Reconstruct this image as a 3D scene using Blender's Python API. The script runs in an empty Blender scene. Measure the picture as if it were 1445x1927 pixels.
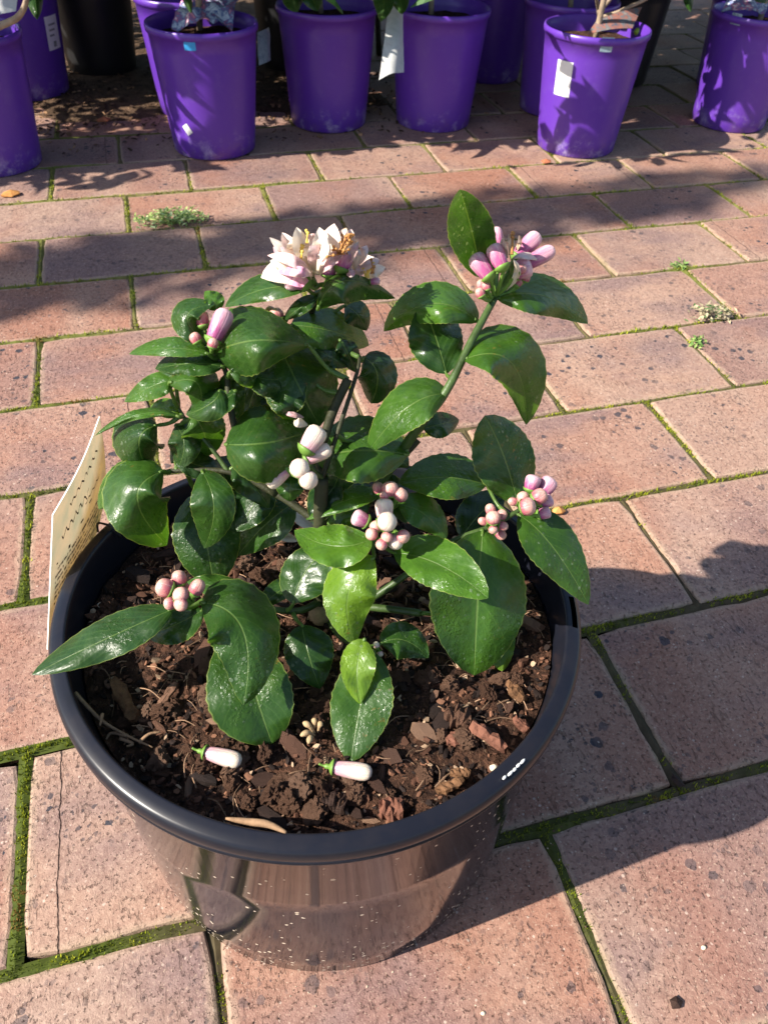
import bpy, bmesh, math, random
import numpy as np
from mathutils import Vector, Matrix, noise as mnoise

random.seed(7)
RNG = np.random.default_rng(11)
SC = bpy.context.scene
COL = SC.collection
rad = math.radians

# ------------------------------------------------------------------ camera
CAM_F = 1451.5                       # focal length in pixels of the 1445 px wide photograph
CAM_P = Vector((0.172179, -0.200550, 0.550864))
CAM_R = Matrix(((0.96234595, 0.16489748, -0.21609975),
                (-0.26980379, 0.676267, -0.68546982),
                (0.03310889, 0.71796363, 0.69529277)))
cam_data = bpy.data.cameras.new('camera')
cam_data.sensor_fit = 'HORIZONTAL'
cam_data.sensor_width = 4.0
cam_data.lens = CAM_F / 1445.0 * 4.0
cam_data.clip_start = 0.01
cam_data.clip_end = 300.0
cam_data.dof.use_dof = True
cam_data.dof.focus_distance = 0.47
cam_data.dof.aperture_fstop = 3.2
cam = bpy.data.objects.new('camera', cam_data)
COL.objects.link(cam)
cam.matrix_world = Matrix.Translation(CAM_P) @ CAM_R.to_4x4()
SC.camera = cam

# ------------------------------------------------------------------ sky, sun, exposure
SUN_EL, SUN_AZ = rad(38.0), rad(6.0)          # shadows run along +x, turned by SUN_AZ towards +y
to_sun = Vector((-math.cos(SUN_EL) * math.cos(SUN_AZ), -math.cos(SUN_EL) * math.sin(SUN_AZ), math.sin(SUN_EL)))
world = bpy.data.worlds.new('World')
SC.world = world
world.use_nodes = True
wn = world.node_tree.nodes
wl = world.node_tree.links
wn.clear()
w_out = wn.new('ShaderNodeOutputWorld')
w_bg = wn.new('ShaderNodeBackground')
w_sky = wn.new('ShaderNodeTexSky')
w_sky.sky_type = 'NISHITA'
w_sky.sun_disc = False
w_sky.sun_elevation = SUN_EL
w_sky.sun_rotation = math.atan2(to_sun.x, to_sun.y)
w_bg.inputs['Strength'].default_value = 0.088
wl.new(w_sky.outputs[0], w_bg.inputs[0])
wl.new(w_bg.outputs[0], w_out.inputs[0])
sun_data = bpy.data.lights.new('sun', 'SUN')
sun_data.energy = 5.0
sun_data.angle = rad(0.53)
sun_data.color = (1.0, 0.93, 0.83)
sun = bpy.data.objects.new('sun', sun_data)
COL.objects.link(sun)
sun.location = (-3, 0, 4)
sun.rotation_euler = to_sun.to_track_quat('Z', 'Y').to_euler()
SC.view_settings.view_transform = 'Standard'
SC.view_settings.look = 'None'
SC.view_settings.gamma = 1.0
SC.view_settings.use_curve_mapping = False
SC.view_settings.exposure = 1.13
SC.cycles.use_denoising = True
SC.cycles.max_bounces = 8
SC.cycles.sample_clamp_indirect = 6.0


# ------------------------------------------------------------------ helpers
def ray(px, py):
    return CAM_R @ Vector(((px - 722.5) / CAM_F, -(py - 963.5) / CAM_F, -1.0))


def U(px, py, z):
    """world point that stands at height z where the photograph shows (px, py)"""
    d = ray(px, py)
    return CAM_P + d * ((z - CAM_P.z) / d.z)


def UD(px, py, depth):
    return CAM_P + ray(px, py) * depth


def depth_of(p):
    return -((CAM_R.transposed() @ (p - CAM_P)).z)


def project(p):
    q = CAM_R.transposed() @ (Vector(p) - CAM_P)
    if q.z >= -1e-4:
        return None
    return (722.5 + CAM_F * q.x / -q.z, 963.5 - CAM_F * q.y / -q.z)


def tag(o, label=None, cat=None, group=None, kind=None):
    if label: o['label'] = label
    if cat: o['category'] = cat
    if group: o['group'] = group
    if kind: o['kind'] = kind
    return o


def link(name, data, parent=None, loc=None, rot=None, scale=None):
    o = bpy.data.objects.new(name, data)
    COL.objects.link(o)
    if parent: o.parent = parent
    if loc is not None: o.location = loc
    if rot is not None: o.rotation_euler = rot
    if scale is not None: o.scale = scale if hasattr(scale, '__len__') else (scale,) * 3
    return o


def empty(name, loc=(0, 0, 0), parent=None):
    o = link(name, None, parent, loc)
    o.empty_display_size = 0.02
    return o


def mesh_of(name, verts, faces, mats=(), smooth=True, cols=None, uvs=None, mat_idx=None):
    m = bpy.data.meshes.new(name)
    m.from_pydata([tuple(v) for v in verts], [], [tuple(f) for f in faces])
    for mt in mats: m.materials.append(mt)
    if smooth: m.polygons.foreach_set('use_smooth', [True] * len(m.polygons))
    if mat_idx is not None: m.polygons.foreach_set('material_index', mat_idx)
    if cols is not None:
        a = m.color_attributes.new('Col', 'FLOAT_COLOR', 'POINT')
        a.data.foreach_set('color', np.asarray(cols, dtype=np.float32).ravel())
    if uvs is not None:
        l = m.uv_layers.new(name='UVMap')
        vi = np.empty(len(m.loops), dtype=np.int32)
        m.loops.foreach_get('vertex_index', vi)
        l.data.foreach_set('uv', np.asarray(uvs, dtype=np.float32)[vi].ravel())
    m.update()
    return m


def tube(pts, radii, n=8, cap=True):
    """verts, faces of a tube along pts"""
    pts = [Vector(p) for p in pts]
    if not hasattr(radii, '__len__'): radii = [radii] * len(pts)
    V, F = [], []
    t0 = (pts[1] - pts[0]).normalized()
    ref = Vector((0, 0, 1)) if abs(t0.z) < 0.9 else Vector((1, 0, 0))
    for i, p in enumerate(pts):
        t = (pts[min(i + 1, len(pts) - 1)] - pts[max(i - 1, 0)]).normalized()
        a = t.cross(ref)
        if a.length < 1e-5: a = t.orthogonal()
        a.normalize()
        b = t.cross(a)
        ref = a.cross(t) if False else ref
        for k in range(n):
            th = 2 * math.pi * k / n
            V.append(p + (a * math.cos(th) + b * math.sin(th)) * radii[i])
    for i in range(len(pts) - 1):
        for k in range(n):
            F.append((i * n + k, i * n + (k + 1) % n, (i + 1) * n + (k + 1) % n, (i + 1) * n + k))
    if cap:
        F.append(tuple(range(n - 1, -1, -1)))
        F.append(tuple(range((len(pts) - 1) * n, len(pts) * n)))
    return V, F


def smooth_path(pts, sub=6):
    pts = [Vector(p) for p in pts]
    out = []
    for i in range(len(pts) - 1):
        p0, p1, p2, p3 = pts[max(i - 1, 0)], pts[i], pts[i + 1], pts[min(i + 2, len(pts) - 1)]
        for k in range(sub):
            t = k / sub
            out.append(0.5 * ((2 * p1) + (p2 - p0) * t + (2 * p0 - 5 * p1 + 4 * p2 - p3) * t * t + (3 * p1 - p0 - 3 * p2 + p3) * t ** 3))
    out.append(pts[-1])
    return out


class Acc:
    def __init__(self):
        self.V, self.F, self.C, self.M = [], [], [], []

    def add(self, V, F, col=(1, 1, 1, 1), mi=0):
        o = len(self.V)
        self.V += [tuple(v) for v in V]
        self.F += [tuple(i + o for i in f) for f in F]
        self.C += [col] * len(V)
        self.M += [mi] * len(F)

    def build(self, name, mats, parent=None, smooth=True, loc=None):
        me = mesh_of(name, self.V, self.F, mats, smooth, cols=self.C, mat_idx=self.M)
        return link(name, me, parent, loc)


def lathe(profile, n=96, centre=(0, 0), skip=None):
    V, F = [], []
    for (r, z) in profile:
        for k in range(n):
            a = 2 * math.pi * k / n
            V.append((centre[0] + r * math.cos(a), centre[1] + r * math.sin(a), z))
    for i in range(len(profile) - 1):
        for k in range(n):
            if skip and skip(i, k): continue
            F.append((i * n + k, i * n + (k + 1) % n, (i + 1) * n + (k + 1) % n, (i + 1) * n + k))
    return V, F


# ------------------------------------------------------------------ materials
class NT:
    def __init__(self, name):
        self.m = bpy.data.materials.new(name)
        self.m.use_nodes = True
        self.t = self.m.node_tree
        self.t.nodes.clear()
        self.out = self.n('ShaderNodeOutputMaterial')

    def n(self, kind, **kw):
        nd = self.t.nodes.new(kind)
        for k, v in kw.items():
            setattr(nd, k, v)
        return nd

    def set(self, sock, v):
        if hasattr(v, 'is_output') or isinstance(v, bpy.types.NodeSocket):
            self.t.links.new(v, sock)
        else:
            if sock.type == 'RGBA' and len(v) == 3: v = (*v, 1)
            sock.default_value = v

    def math(self, op, a, b=None, c=None, clamp=False):
        nd = self.n('ShaderNodeMath', operation=op, use_clamp=clamp)
        for i, v in enumerate((a, b, c)):
            if v is not None: self.set(nd.inputs[i], v)
        return nd.outputs[0]

    def mix(self, f, a, b, blend='MIX'):
        nd = self.n('ShaderNodeMix', data_type='RGBA', blend_type=blend)
        self.set(nd.inputs[0], f); self.set(nd.inputs[6], a); self.set(nd.inputs[7], b)
        return nd.outputs[2]

    def noise(self, vec, scale, detail=4, rough=0.55, out=0, dist=0.0):
        nd = self.n('ShaderNodeTexNoise')
        if vec is not None: self.set(nd.inputs['Vector'], vec)
        nd.inputs['Scale'].default_value = scale
        nd.inputs['Detail'].default_value = detail
        nd.inputs['Roughness'].default_value = rough
        nd.inputs['Distortion'].default_value = dist
        return nd.outputs[out]

    def voro(self, vec, scale, feature='F1', out='Distance', rnd=1.0):
        nd = self.n('ShaderNodeTexVoronoi', feature=feature)
        if vec is not None: self.set(nd.inputs['Vector'], vec)
        nd.inputs['Scale'].default_value = scale
        nd.inputs['Randomness'].default_value = rnd
        return nd.outputs[out]

    def ramp(self, f, stops, interp='LINEAR'):
        nd = self.n('ShaderNodeValToRGB')
        nd.color_ramp.interpolation = interp
        el = nd.color_ramp.elements
        while len(el) < len(stops): el.new(0.5)
        for e, (p, c) in zip(el, stops):
            e.position = p
            e.color = c if len(c) == 4 else (*c, 1)
        self.set(nd.inputs[0], f)
        return nd.outputs[0]

    def step(self, f, a, b):
        nd = self.n('ShaderNodeMapRange', clamp=True)
        self.set(nd.inputs[0], f)
        nd.inputs[1].default_value = a; nd.inputs[2].default_value = b
        return nd.outputs[0]

    def mapping(self, vec, scale=(1, 1, 1), loc=(0, 0, 0), rot=(0, 0, 0)):
        nd = self.n('ShaderNodeMapping')
        self.set(nd.inputs[0], vec)
        nd.inputs['Location'].default_value = loc
        nd.inputs['Rotation'].default_value = rot
        nd.inputs['Scale'].default_value = scale
        return nd.outputs[0]

    def vadd(self, a, b):
        nd = self.n('ShaderNodeVectorMath', operation='ADD')
        self.set(nd.inputs[0], a); self.set(nd.inputs[1], b)
        return nd.outputs[0]

    def coord(self, which='Object'):
        return self.n('ShaderNodeTexCoord').outputs[which]

    def bump(self, h, strength=0.5, dist=0.001, normal=None):
        nd = self.n('ShaderNodeBump')
        self.set(nd.inputs['Height'], h)
        nd.inputs['Strength'].default_value = strength
        nd.inputs['Distance'].default_value = dist
        if normal is not None: self.set(nd.inputs['Normal'], normal)
        return nd.outputs[0]

    def bsdf(self, color, rough=0.5, normal=None, spec=0.5, **kw):
        nd = self.n('ShaderNodeBsdfPrincipled')
        self.set(nd.inputs['Base Color'], color)
        self.set(nd.inputs['Roughness'], rough)
        self.set(nd.inputs['Specular IOR Level'], spec)
        if normal is not None: self.set(nd.inputs['Normal'], normal)
        for k, v in kw.items(): self.set(nd.inputs[k], v)
        self.t.links.new(nd.outputs[0], self.out.inputs[0])
        return nd


def obj_random(t):
    return t.n('ShaderNodeObjectInfo').outputs['Random']


def mat_paver():
    t = NT('fired clay paver')
    r = obj_random(t)
    oc = t.coord('Object')
    off = t.n('ShaderNodeCombineXYZ')
    for i, k in enumerate((37.0, 91.0, 53.0)):
        t.set(off.inputs[i], t.math('MULTIPLY', r, k))
    p = t.vadd(oc, off.outputs[0])
    r2 = t.math('FRACT', t.math('MULTIPLY', r, 17.31))
    r3 = t.math('FRACT', t.math('MULTIPLY', r, 71.7))
    base = t.ramp(r, [(0.0, (0.240, 0.150, 0.130)), (0.2, (0.345, 0.198, 0.148)), (0.4, (0.400, 0.258, 0.188)),
                      (0.6, (0.265, 0.168, 0.145)), (0.8, (0.325, 0.162, 0.110)), (1.0, (0.372, 0.225, 0.168))])
    # kiln flashing: soft bands across the brick and along it
    band = t.noise(t.mapping(p, scale=(9, 2.0, 1)), 1.0, 2, 0.5)
    base = t.mix(t.math('MULTIPLY', t.step(band, 0.45, 0.68), 0.65), base, (0.430, 0.298, 0.225))
    band2 = t.noise(t.mapping(p, scale=(6, 4, 1), loc=(3, 9, 0)), 1.0, 3, 0.55)
    base = t.mix(t.math('MULTIPLY', t.step(band2, 0.50, 0.68), 0.55), base, (0.335, 0.138, 0.082))
    band3 = t.noise(t.mapping(p, scale=(5, 9, 1), loc=(8, 2, 0)), 1.0, 3, 0.6)
    base = t.mix(t.math('MULTIPLY', t.step(band3, 0.50, 0.68), 0.72), base, (0.205, 0.138, 0.136))
    # fine mottling
    fm = t.noise(p, 210, 5, 0.7)
    base = t.mix(t.math('MULTIPLY', t.step(fm, 0.38, 0.66), 0.72), base, t.mix(1.0, base, (0.60, 0.53, 0.53), 'MULTIPLY'))
    fm2 = t.noise(p, 520, 3, 0.7)
    base = t.mix(t.math('MULTIPLY', t.step(fm2, 0.57, 0.68), 0.6), base, (0.50, 0.36, 0.27))
    # iron spots of two sizes
    warp = t.n('ShaderNodeVectorMath', operation='SCALE')
    t.set(warp.inputs[0], t.noise(p, 160, 3, 0.6, out=1)); warp.inputs['Scale'].default_value = 0.006
    pw = t.vadd(p, warp.outputs[0])
    patch = t.step(t.noise(p, 13, 2, 0.5), 0.40, 0.62)
    amount = t.math('MULTIPLY', patch, t.math('MULTIPLY_ADD', r2, 0.7, 0.6))
    v1 = t.voro(pw, 95); c1 = t.voro(pw, 95, out='Color')
    sz = t.n('ShaderNodeSeparateColor'); t.set(sz.inputs[0], c1)
    s1 = t.math('LESS_THAN', v1, t.math('MULTIPLY', t.math('POWER', sz.outputs[0], 4.5), 0.50))
    v2 = t.voro(pw, 260); c2 = t.voro(pw, 260, out='Color')
    sz2 = t.n('ShaderNodeSeparateColor'); t.set(sz2.inputs[0], c2)
    s2 = t.math('LESS_THAN', v2, t.math('MULTIPLY', t.math('POWER', sz2.outputs[0], 3.2), 0.52))
    base = t.mix(t.math('MULTIPLY', s1, t.math('MULTIPLY', amount, 0.95, clamp=True)), base, (0.045, 0.042, 0.052))
    base = t.mix(t.math('MULTIPLY', s2, t.math('MULTIPLY', amount, 0.75, clamp=True)), base, (0.085, 0.062, 0.062))
    # pale grit
    v3 = t.voro(p, 330); c3 = t.voro(p, 330, out='Color')
    sz3 = t.n('ShaderNodeSeparateColor'); t.set(sz3.inputs[0], c3)
    s3 = t.math('LESS_THAN', v3, t.math('MULTIPLY', t.math('POWER', sz3.outputs[1], 14.0), 0.40))
    base = t.mix(t.math('MULTIPLY', s3, 0.6), base, (0.56, 0.44, 0.36))
    # dusty and mossy arrises
    sep = t.n('ShaderNodeSeparateXYZ'); t.set(sep.inputs[0], oc)
    ex = t.math('SUBTRACT', 0.1150, t.math('ABSOLUTE', sep.outputs[0]))
    ey = t.math('SUBTRACT', 0.0725, t.math('ABSOLUTE', sep.outputs[1]))
    e = t.math('MINIMUM', ex, ey)
    ew = t.math('ADD', e, t.math('MULTIPLY', t.math('SUBTRACT', t.noise(p, 60, 4, 0.6), 0.5), 0.012))
    base = t.mix(t.math('MULTIPLY', t.step(ew, 0.006, 0.0015), 0.45), base, (0.43, 0.31, 0.22))
    base = t.mix(t.math('MULTIPLY', t.step(ew, 0.0015, -0.002), t.math('MULTIPLY', r3, 0.5)), base, (0.17, 0.16, 0.06))
    # relief: drag marks, pits, grain
    # crooked hairline groove along one end of some bricks
    gl = t.math('ABSOLUTE', t.math('ADD', t.math('SUBTRACT', t.math('ABSOLUTE', sep.outputs[0]), 0.094),
                t.math('MULTIPLY', t.math('SUBTRACT', t.noise(p, 70, 3), 0.5), 0.006)))
    groove = t.math('MULTIPLY', t.step(gl, 0.0009, 0.0002), t.math('GREATER_THAN', r2, 0.86))
    base = t.mix(t.math('MULTIPLY', groove, 0.75), base, (0.09, 0.05, 0.04))
    drag = t.noise(t.mapping(p, scale=(1, 0.34, 1)), 300, 5, 0.68, dist=0.4)
    dragm = t.math('MULTIPLY', t.step(drag, 0.57, 0.68), t.step(t.noise(p, 26, 3, 0.6), 0.40, 0.62))
    pits = t.step(t.noise(p, 340, 4, 0.7), 0.59, 0.69)
    base = t.mix(t.math('MULTIPLY', pits, 0.60), base, t.mix(1.0, base, (0.42, 0.36, 0.36), 'MULTIPLY'))
    base = t.mix(t.math('MULTIPLY', dragm, 0.55), base, t.mix(1.0, base, (0.50, 0.42, 0.40), 'MULTIPLY'))
    grain = t.noise(p, 900, 3, 0.7)
    h = t.math('SUBTRACT', t.math('MULTIPLY', grain, 0.36), t.math('MULTIPLY', dragm, 0.7))
    h = t.math('SUBTRACT', h, t.math('MULTIPLY', pits, 0.7))
    h = t.math('SUBTRACT', h, t.math('MULTIPLY', groove, 1.4))
    h = t.math('ADD', h, t.math('MULTIPLY', t.noise(p, 55, 3, 0.5), 0.9))
    nrm = t.bump(h, 1.0, 0.0016)
    t.bsdf(base, t.math('MULTIPLY_ADD', fm, 0.2, 0.62), nrm, 0.28)
    return t.m


def mat_simple(name, color, rough=0.5, spec=0.5, bump=None, var=0.0, vscale=40, **kw):
    t = NT(name)
    oc = t.coord('Object')
    c = color
    if var:
        c = t.mix(t.step(t.noise(oc, vscale, 4, 0.6), 0.3, 0.7), color, tuple(x * (1 - var) for x in color[:3]))
    nrm = None
    if bump: nrm = t.bump(t.noise(oc, bump[0], 4, 0.6), bump[1], bump[2])
    t.bsdf(c, rough, nrm, spec, **kw)
    return t.m


def mat_col(name, rough=0.7, spec=0.3, mult=1.0, bump=None, transl=0.0, rnd=0.0, **kw):
    """colour from the vertex colour 'Col', with optional per object variation"""
    t = NT(name)
    a = t.n('ShaderNodeVertexColor', layer_name='Col').outputs[0]
    oc = t.coord('Object')
    c = a
    c = t.mix(t.math('MULTIPLY', t.step(t.noise(oc, 300, 4, 0.65), 0.35, 0.7), 0.35), c, t.mix(1.0, c, (0.5, 0.48, 0.45), 'MULTIPLY'))
    nrm = t.bump(t.noise(oc, bump[0], 4, 0.65), bump[1], bump[2]) if bump else None
    b = t.bsdf(c, rough, nrm, spec, **kw)
    if transl:
        tr = t.n('ShaderNodeBsdfTranslucent'); t.set(tr.inputs[0], c)
        ms = t.n('ShaderNodeMixShader'); ms.inputs[0].default_value = transl
        t.t.links.new(b.outputs[0], ms.inputs[1]); t.t.links.new(tr.outputs[0], ms.inputs[2])
        t.t.links.new(ms.outputs[0], t.out.inputs[0])
    return t.m


def mat_leaf(name='glossy citrus leaf'):
    t = NT(name)
    uv = t.n('ShaderNodeUVMap', uv_map='UVMap').outputs[0]
    sep = t.n('ShaderNodeSeparateXYZ'); t.set(sep.inputs[0], uv)
    u, v = sep.outputs[0], sep.outputs[1]
    a = t.n('ShaderNodeVertexColor', layer_name='Col').outputs[0]
    sc_ = t.n('ShaderNodeSeparateColor'); t.set(sc_.inputs[0], a)
    tone, edge = sc_.outputs[0], sc_.outputs[1]
    oc = t.coord('Object')
    d = t.math('ABSOLUTE', t.math('SUBTRACT', u, 0.5))          # 0 at midrib, .5 at the edge
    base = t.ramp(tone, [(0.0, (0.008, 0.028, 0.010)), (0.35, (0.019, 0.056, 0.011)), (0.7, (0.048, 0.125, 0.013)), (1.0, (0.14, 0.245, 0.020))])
    mott = t.noise(oc, 60, 5, 0.65)
    base = t.mix(t.math('MULTIPLY', t.step(mott, 0.40, 0.66), 0.75), base, t.mix(1.0, base, (1.6, 1.45, 1.0), 'MULTIPLY'))
    mott2 = t.noise(oc, 320, 3, 0.6)
    base = t.mix(t.math('MULTIPLY', t.step(mott2, 0.5, 0.72), 0.35), base, t.mix(1.0, base, (0.55, 0.62, 0.6), 'MULTIPLY'))
    # side veins: chevrons leaving the midrib
    ph = t.math('SUBTRACT', t.math('MULTIPLY', v, 9.0), t.math('MULTIPLY', d, 7.0))
    ph = t.math('ADD', ph, t.math('MULTIPLY', t.noise(oc, 45, 2), 0.7))
    w = t.math('ABSOLUTE', t.math('SUBTRACT', t.math('FRACT', ph), 0.5))
    vein = t.step(w, 0.09, 0.01)
    base = t.mix(t.math('MULTIPLY', vein, 0.20), base, (0.10, 0.19, 0.04))
    rib = t.step(d, 0.017, 0.005)
    base = t.mix(t.math('MULTIPLY', rib, 0.7), base, (0.13, 0.21, 0.05))
    # pale thin margin and dust
    mar = t.step(d, 0.482, 0.497)
    base = t.mix(t.math('MULTIPLY', mar, t.math('MULTIPLY_ADD', t.noise(oc, 200, 2), 0.9, 0.15)), base, (0.30, 0.36, 0.08))
    dust = t.step(t.noise(oc, 38, 5, 0.7), 0.55, 0.78)
    base = t.mix(t.math('MULTIPLY', dust, 0.22), base, (0.20, 0.26, 0.17))
    # water droplets, their small glints tinted into the colour
    vr = t.voro(oc, 420); vc = t.voro(oc, 420, out='Color')
    s = t.n('ShaderNodeSeparateColor'); t.set(s.inputs[0], vc)
    wet = t.step(t.noise(oc, 30, 2), 0.46, 0.60)
    drop = t.math('MULTIPLY', t.math('LESS_THAN', vr, t.math('MULTIPLY', t.math('POWER', s.outputs[0], 2.5), 0.42)), wet)
    base = t.mix(t.math('MULTIPLY', drop, 0.35), base, (0.26, 0.32, 0.24))
    rust = t.math('MULTIPLY', t.step(t.noise(oc, 330, 3, 0.7), 0.60, 0.68), t.step(t.noise(oc, 34, 2), 0.60, 0.70))
    base = t.mix(t.math('MULTIPLY', rust, 0.7), base, (0.26, 0.14, 0.03))
    puck = t.math('MULTIPLY', t.math('SINE', t.math('MULTIPLY', ph, 6.2832)), 0.35)
    h = t.math('ADD', t.math('MULTIPLY', puck, 0.16), t.math('MULTIPLY', t.noise(oc, 240, 3, 0.6), 0.55))
    h = t.math('ADD', h, t.math('MULTIPLY', t.noise(oc, 60, 2), 2.6))
    h = t.math('ADD', h, t.math('MULTIPLY', t.noise(oc, 135, 3, 0.6), 1.3))
    h = t.math('ADD', h, t.math('MULTIPLY', t.step(t.noise(oc, 620, 2), 0.50, 0.66), t.math('MULTIPLY', wet, 0.6)))
    h = t.math('SUBTRACT', h, t.math('MULTIPLY', rib, 0.55))
    h = t.math('ADD', h, t.math('MULTIPLY', drop, 1.6))
    nrm = t.bump(h, 0.40, 0.0010)
    rough = t.math('ADD', t.math('MULTIPLY', t.noise(oc, 240, 5, 0.75), 0.50), 0.08)
    rough = t.math('SUBTRACT', rough, t.math('MULTIPLY', drop, 0.2))
    b = t.bsdf(base, rough, nrm, 0.5)
    tr = t.n('ShaderNodeBsdfTranslucent')
    t.set(tr.inputs[0], t.mix(1.0, base, (2.3, 2.2, 0.7), 'MULTIPLY'))
    ms = t.n('ShaderNodeMixShader'); ms.inputs[0].default_value = 0.32
    t.t.links.new(b.outputs[0], ms.inputs[1]); t.t.links.new(tr.outputs[0], ms.inputs[2])
    t.t.links.new(ms.outputs[0], t.out.inputs[0])
    return t.m


def mat_pot():
    t = NT('black nursery plastic')
    oc = t.coord('Object')
    sep = t.n('ShaderNodeSeparateXYZ'); t.set(sep.inputs[0], oc)
    z = sep.outputs[2]
    low = t.step(z, 0.10, 0.0)
    low = t.math('MULTIPLY_ADD', t.math('POWER', low, 2.5), 0.85, 0.12)
    band = t.step(z, 0.200, 0.196)
    vr = t.voro(oc, 330); vc = t.voro(oc, 330, out='Color')
    s = t.n('ShaderNodeSeparateColor'); t.set(s.inputs[0], vc)
    grit = t.math('LESS_THAN', vr, t.math('MULTIPLY', t.math('POWER', s.outputs[0], 2.0), 0.42))
    grit = t.math('MULTIPLY', t.math('MULTIPLY', grit, t.math('LESS_THAN', s.outputs[1], low)), band)
    film = t.math('MULTIPLY', t.step(t.noise(oc, 45, 5, 0.7), 0.45, 0.8), t.math('MULTIPLY_ADD', low, 0.5, 0.02))
    base = t.mix(film, (0.009, 0.010, 0.016), (0.10, 0.075, 0.055))
    base = t.mix(grit, base, (0.62, 0.52, 0.40))
    scr = t.step(t.noise(t.mapping(oc, scale=(1, 1, 0.05)), 900, 2), 0.66, 0.74)
    rough = t.math('ADD', t.math('MULTIPLY', t.noise(oc, 60, 4, 0.6), 0.05), t.math('MULTIPLY_ADD', grit, 0.5, 0.07))
    rough = t.math('ADD', rough, t.math('MULTIPLY', t.math('SUBTRACT', 1.0, band), 0.20))
    nrm = t.bump(t.math('ADD', t.noise(oc, 22, 2), t.math('MULTIPLY', grit, 0.5)), 0.08, 0.0008)
    t.bsdf(base, rough, nrm, t.math('MULTIPLY_ADD', band, 0.20, 0.28))
    return t.m


def mat_purple():
    t = NT('purple nursery plastic')
    oc = t.coord('Object')
    sep = t.n('ShaderNodeSeparateXYZ'); t.set(sep.inputs[0], oc)
    r = obj_random(t)
    base = t.mix(r, (0.096, 0.028, 0.315), (0.112, 0.036, 0.35))
    sc2 = t.step(t.noise(oc, 34, 5, 0.75), 0.52, 0.70)
    low = t.step(sep.outputs[2], 0.055, 0.005)
    base = t.mix(t.math('MULTIPLY', sc2, t.math('MULTIPLY_ADD', low, 0.75, 0.06)), base, (0.42, 0.36, 0.55))
    dirt = t.step(t.noise(oc, 60, 4, 0.7), 0.45, 0.75)
    base = t.mix(t.math('MULTIPLY', dirt, t.math('MULTIPLY', low, 0.4)), base, (0.16, 0.10, 0.09))
    nrm = t.bump(t.noise(oc, 28, 3), 0.15, 0.001)
    t.bsdf(base, t.math('MULTIPLY_ADD', t.noise(oc, 40, 3), 0.2, 0.26), nrm, 0.5)
    return t.m


def mat_bud(name, lo, hi, cut=0.55, tint=(0.86, 0.80, 0.72)):
    """bud skin: pink from the calyx, paler towards the tip, with a pale seam cross"""
    t = NT(name)
    oc = t.coord('Object')
    sep = t.n('ShaderNodeSeparateXYZ'); t.set(sep.inputs[0], oc)
    n1 = t.noise(oc, 2.2, 3, 0.6)
    ang = t.math('ARCTAN2', sep.outputs[1], sep.outputs[0])
    seam = t.math('ABSOLUTE', t.math('SINE', t.math('MULTIPLY', ang, 2.5)))
    k = t.math('ADD', sep.outputs[2], t.math('MULTIPLY', t.math('SUBTRACT', n1, 0.5), 0.9))
    c = t.mix(t.step(k, cut - 0.35, cut + 0.35), lo, hi)
    c = t.mix(t.math('MULTIPLY', t.math('MULTIPLY', t.step(seam, 0.16, 0.0), t.noise(oc, 3.0, 2)), 0.55), c, tint)
    c = t.mix(t.step(sep.outputs[2], 0.10, 0.0), c, (0.26, 0.34, 0.10))
    nrm = t.bump(t.math('ADD', t.math('MULTIPLY', t.step(seam, 0.25, 0.0), -0.5), t.noise(oc, 9, 3)), 0.35, 0.0006)
    b = t.bsdf(c, 0.38, nrm, 0.5, **{'Subsurface Weight': 0.25, 'Subsurface Radius': (0.002, 0.001, 0.001), 'Subsurface Scale': 1.0})
    return t.m


def mat_petal():
    t = NT('waxy petal')
    uv = t.n('ShaderNodeUVMap', uv_map='UVMap').outputs[0]
    sep = t.n('ShaderNodeSeparateXYZ'); t.set(sep.inputs[0], uv)
    a = t.n('ShaderNodeVertexColor', layer_name='Col').outputs[0]
    s = t.n('ShaderNodeSeparateColor'); t.set(s.inputs[0], a)
    oc = t.coord('Object')
    c = t.mix(t.noise(oc, 120, 3), (0.80, 0.68, 0.52), (0.82, 0.74, 0.63))
    c = t.mix(t.math('MULTIPLY', s.outputs[0], t.step(t.noise(oc, 90, 3), 0.30, 0.60)), c, (0.60, 0.25, 0.40))
    c = t.mix(t.math('MULTIPLY', s.outputs[2], t.step(t.noise(oc, 140, 3), 0.35, 0.62)), c, (0.42, 0.20, 0.07))
    c = t.mix(t.math('MULTIPLY', t.step(sep.outputs[1], 0.25, 0.0), 0.5), c, (0.62, 0.60, 0.30))
    lines = t.noise(t.mapping(uv, scale=(26, 1.5, 1)), 1.0, 2)
    nrm = t.bump(lines, 0.25, 0.0006)
    b = t.bsdf(c, 0.45, nrm, 0.4)
    tr = t.n('ShaderNodeBsdfTranslucent'); t.set(tr.inputs[0], c)
    ms = t.n('ShaderNodeMixShader'); ms.inputs[0].default_value = 0.22
    t.t.links.new(b.outputs[0], ms.inputs[1]); t.t.links.new(tr.outputs[0], ms.inputs[2])
    t.t.links.new(ms.outputs[0], t.out.inputs[0])
    return t.m


def mat_bark():
    t = NT('composted bark')
    r = obj_random(t)
    oc = t.coord('Object')
    base = t.ramp(r, [(0.0, (0.022, 0.013, 0.010)), (0.35, (0.055, 0.026, 0.017)), (0.6, (0.030, 0.020, 0.017)),
                      (0.8, (0.155, 0.075, 0.047)), (1.0, (0.30, 0.18, 0.115))])
    st = t.noise(t.mapping(oc, scale=(0.25, 1, 1)), 700, 4, 0.7)
    base = t.mix(t.math('MULTIPLY', t.step(st, 0.35, 0.7), 0.65), base, t.mix(1.0, base, (0.45, 0.42, 0.4), 'MULTIPLY'))
    nrm = t.bump(st, 0.8, 0.0012)
    t.bsdf(base, 0.75, nrm, 0.25)
    return t.m


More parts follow.
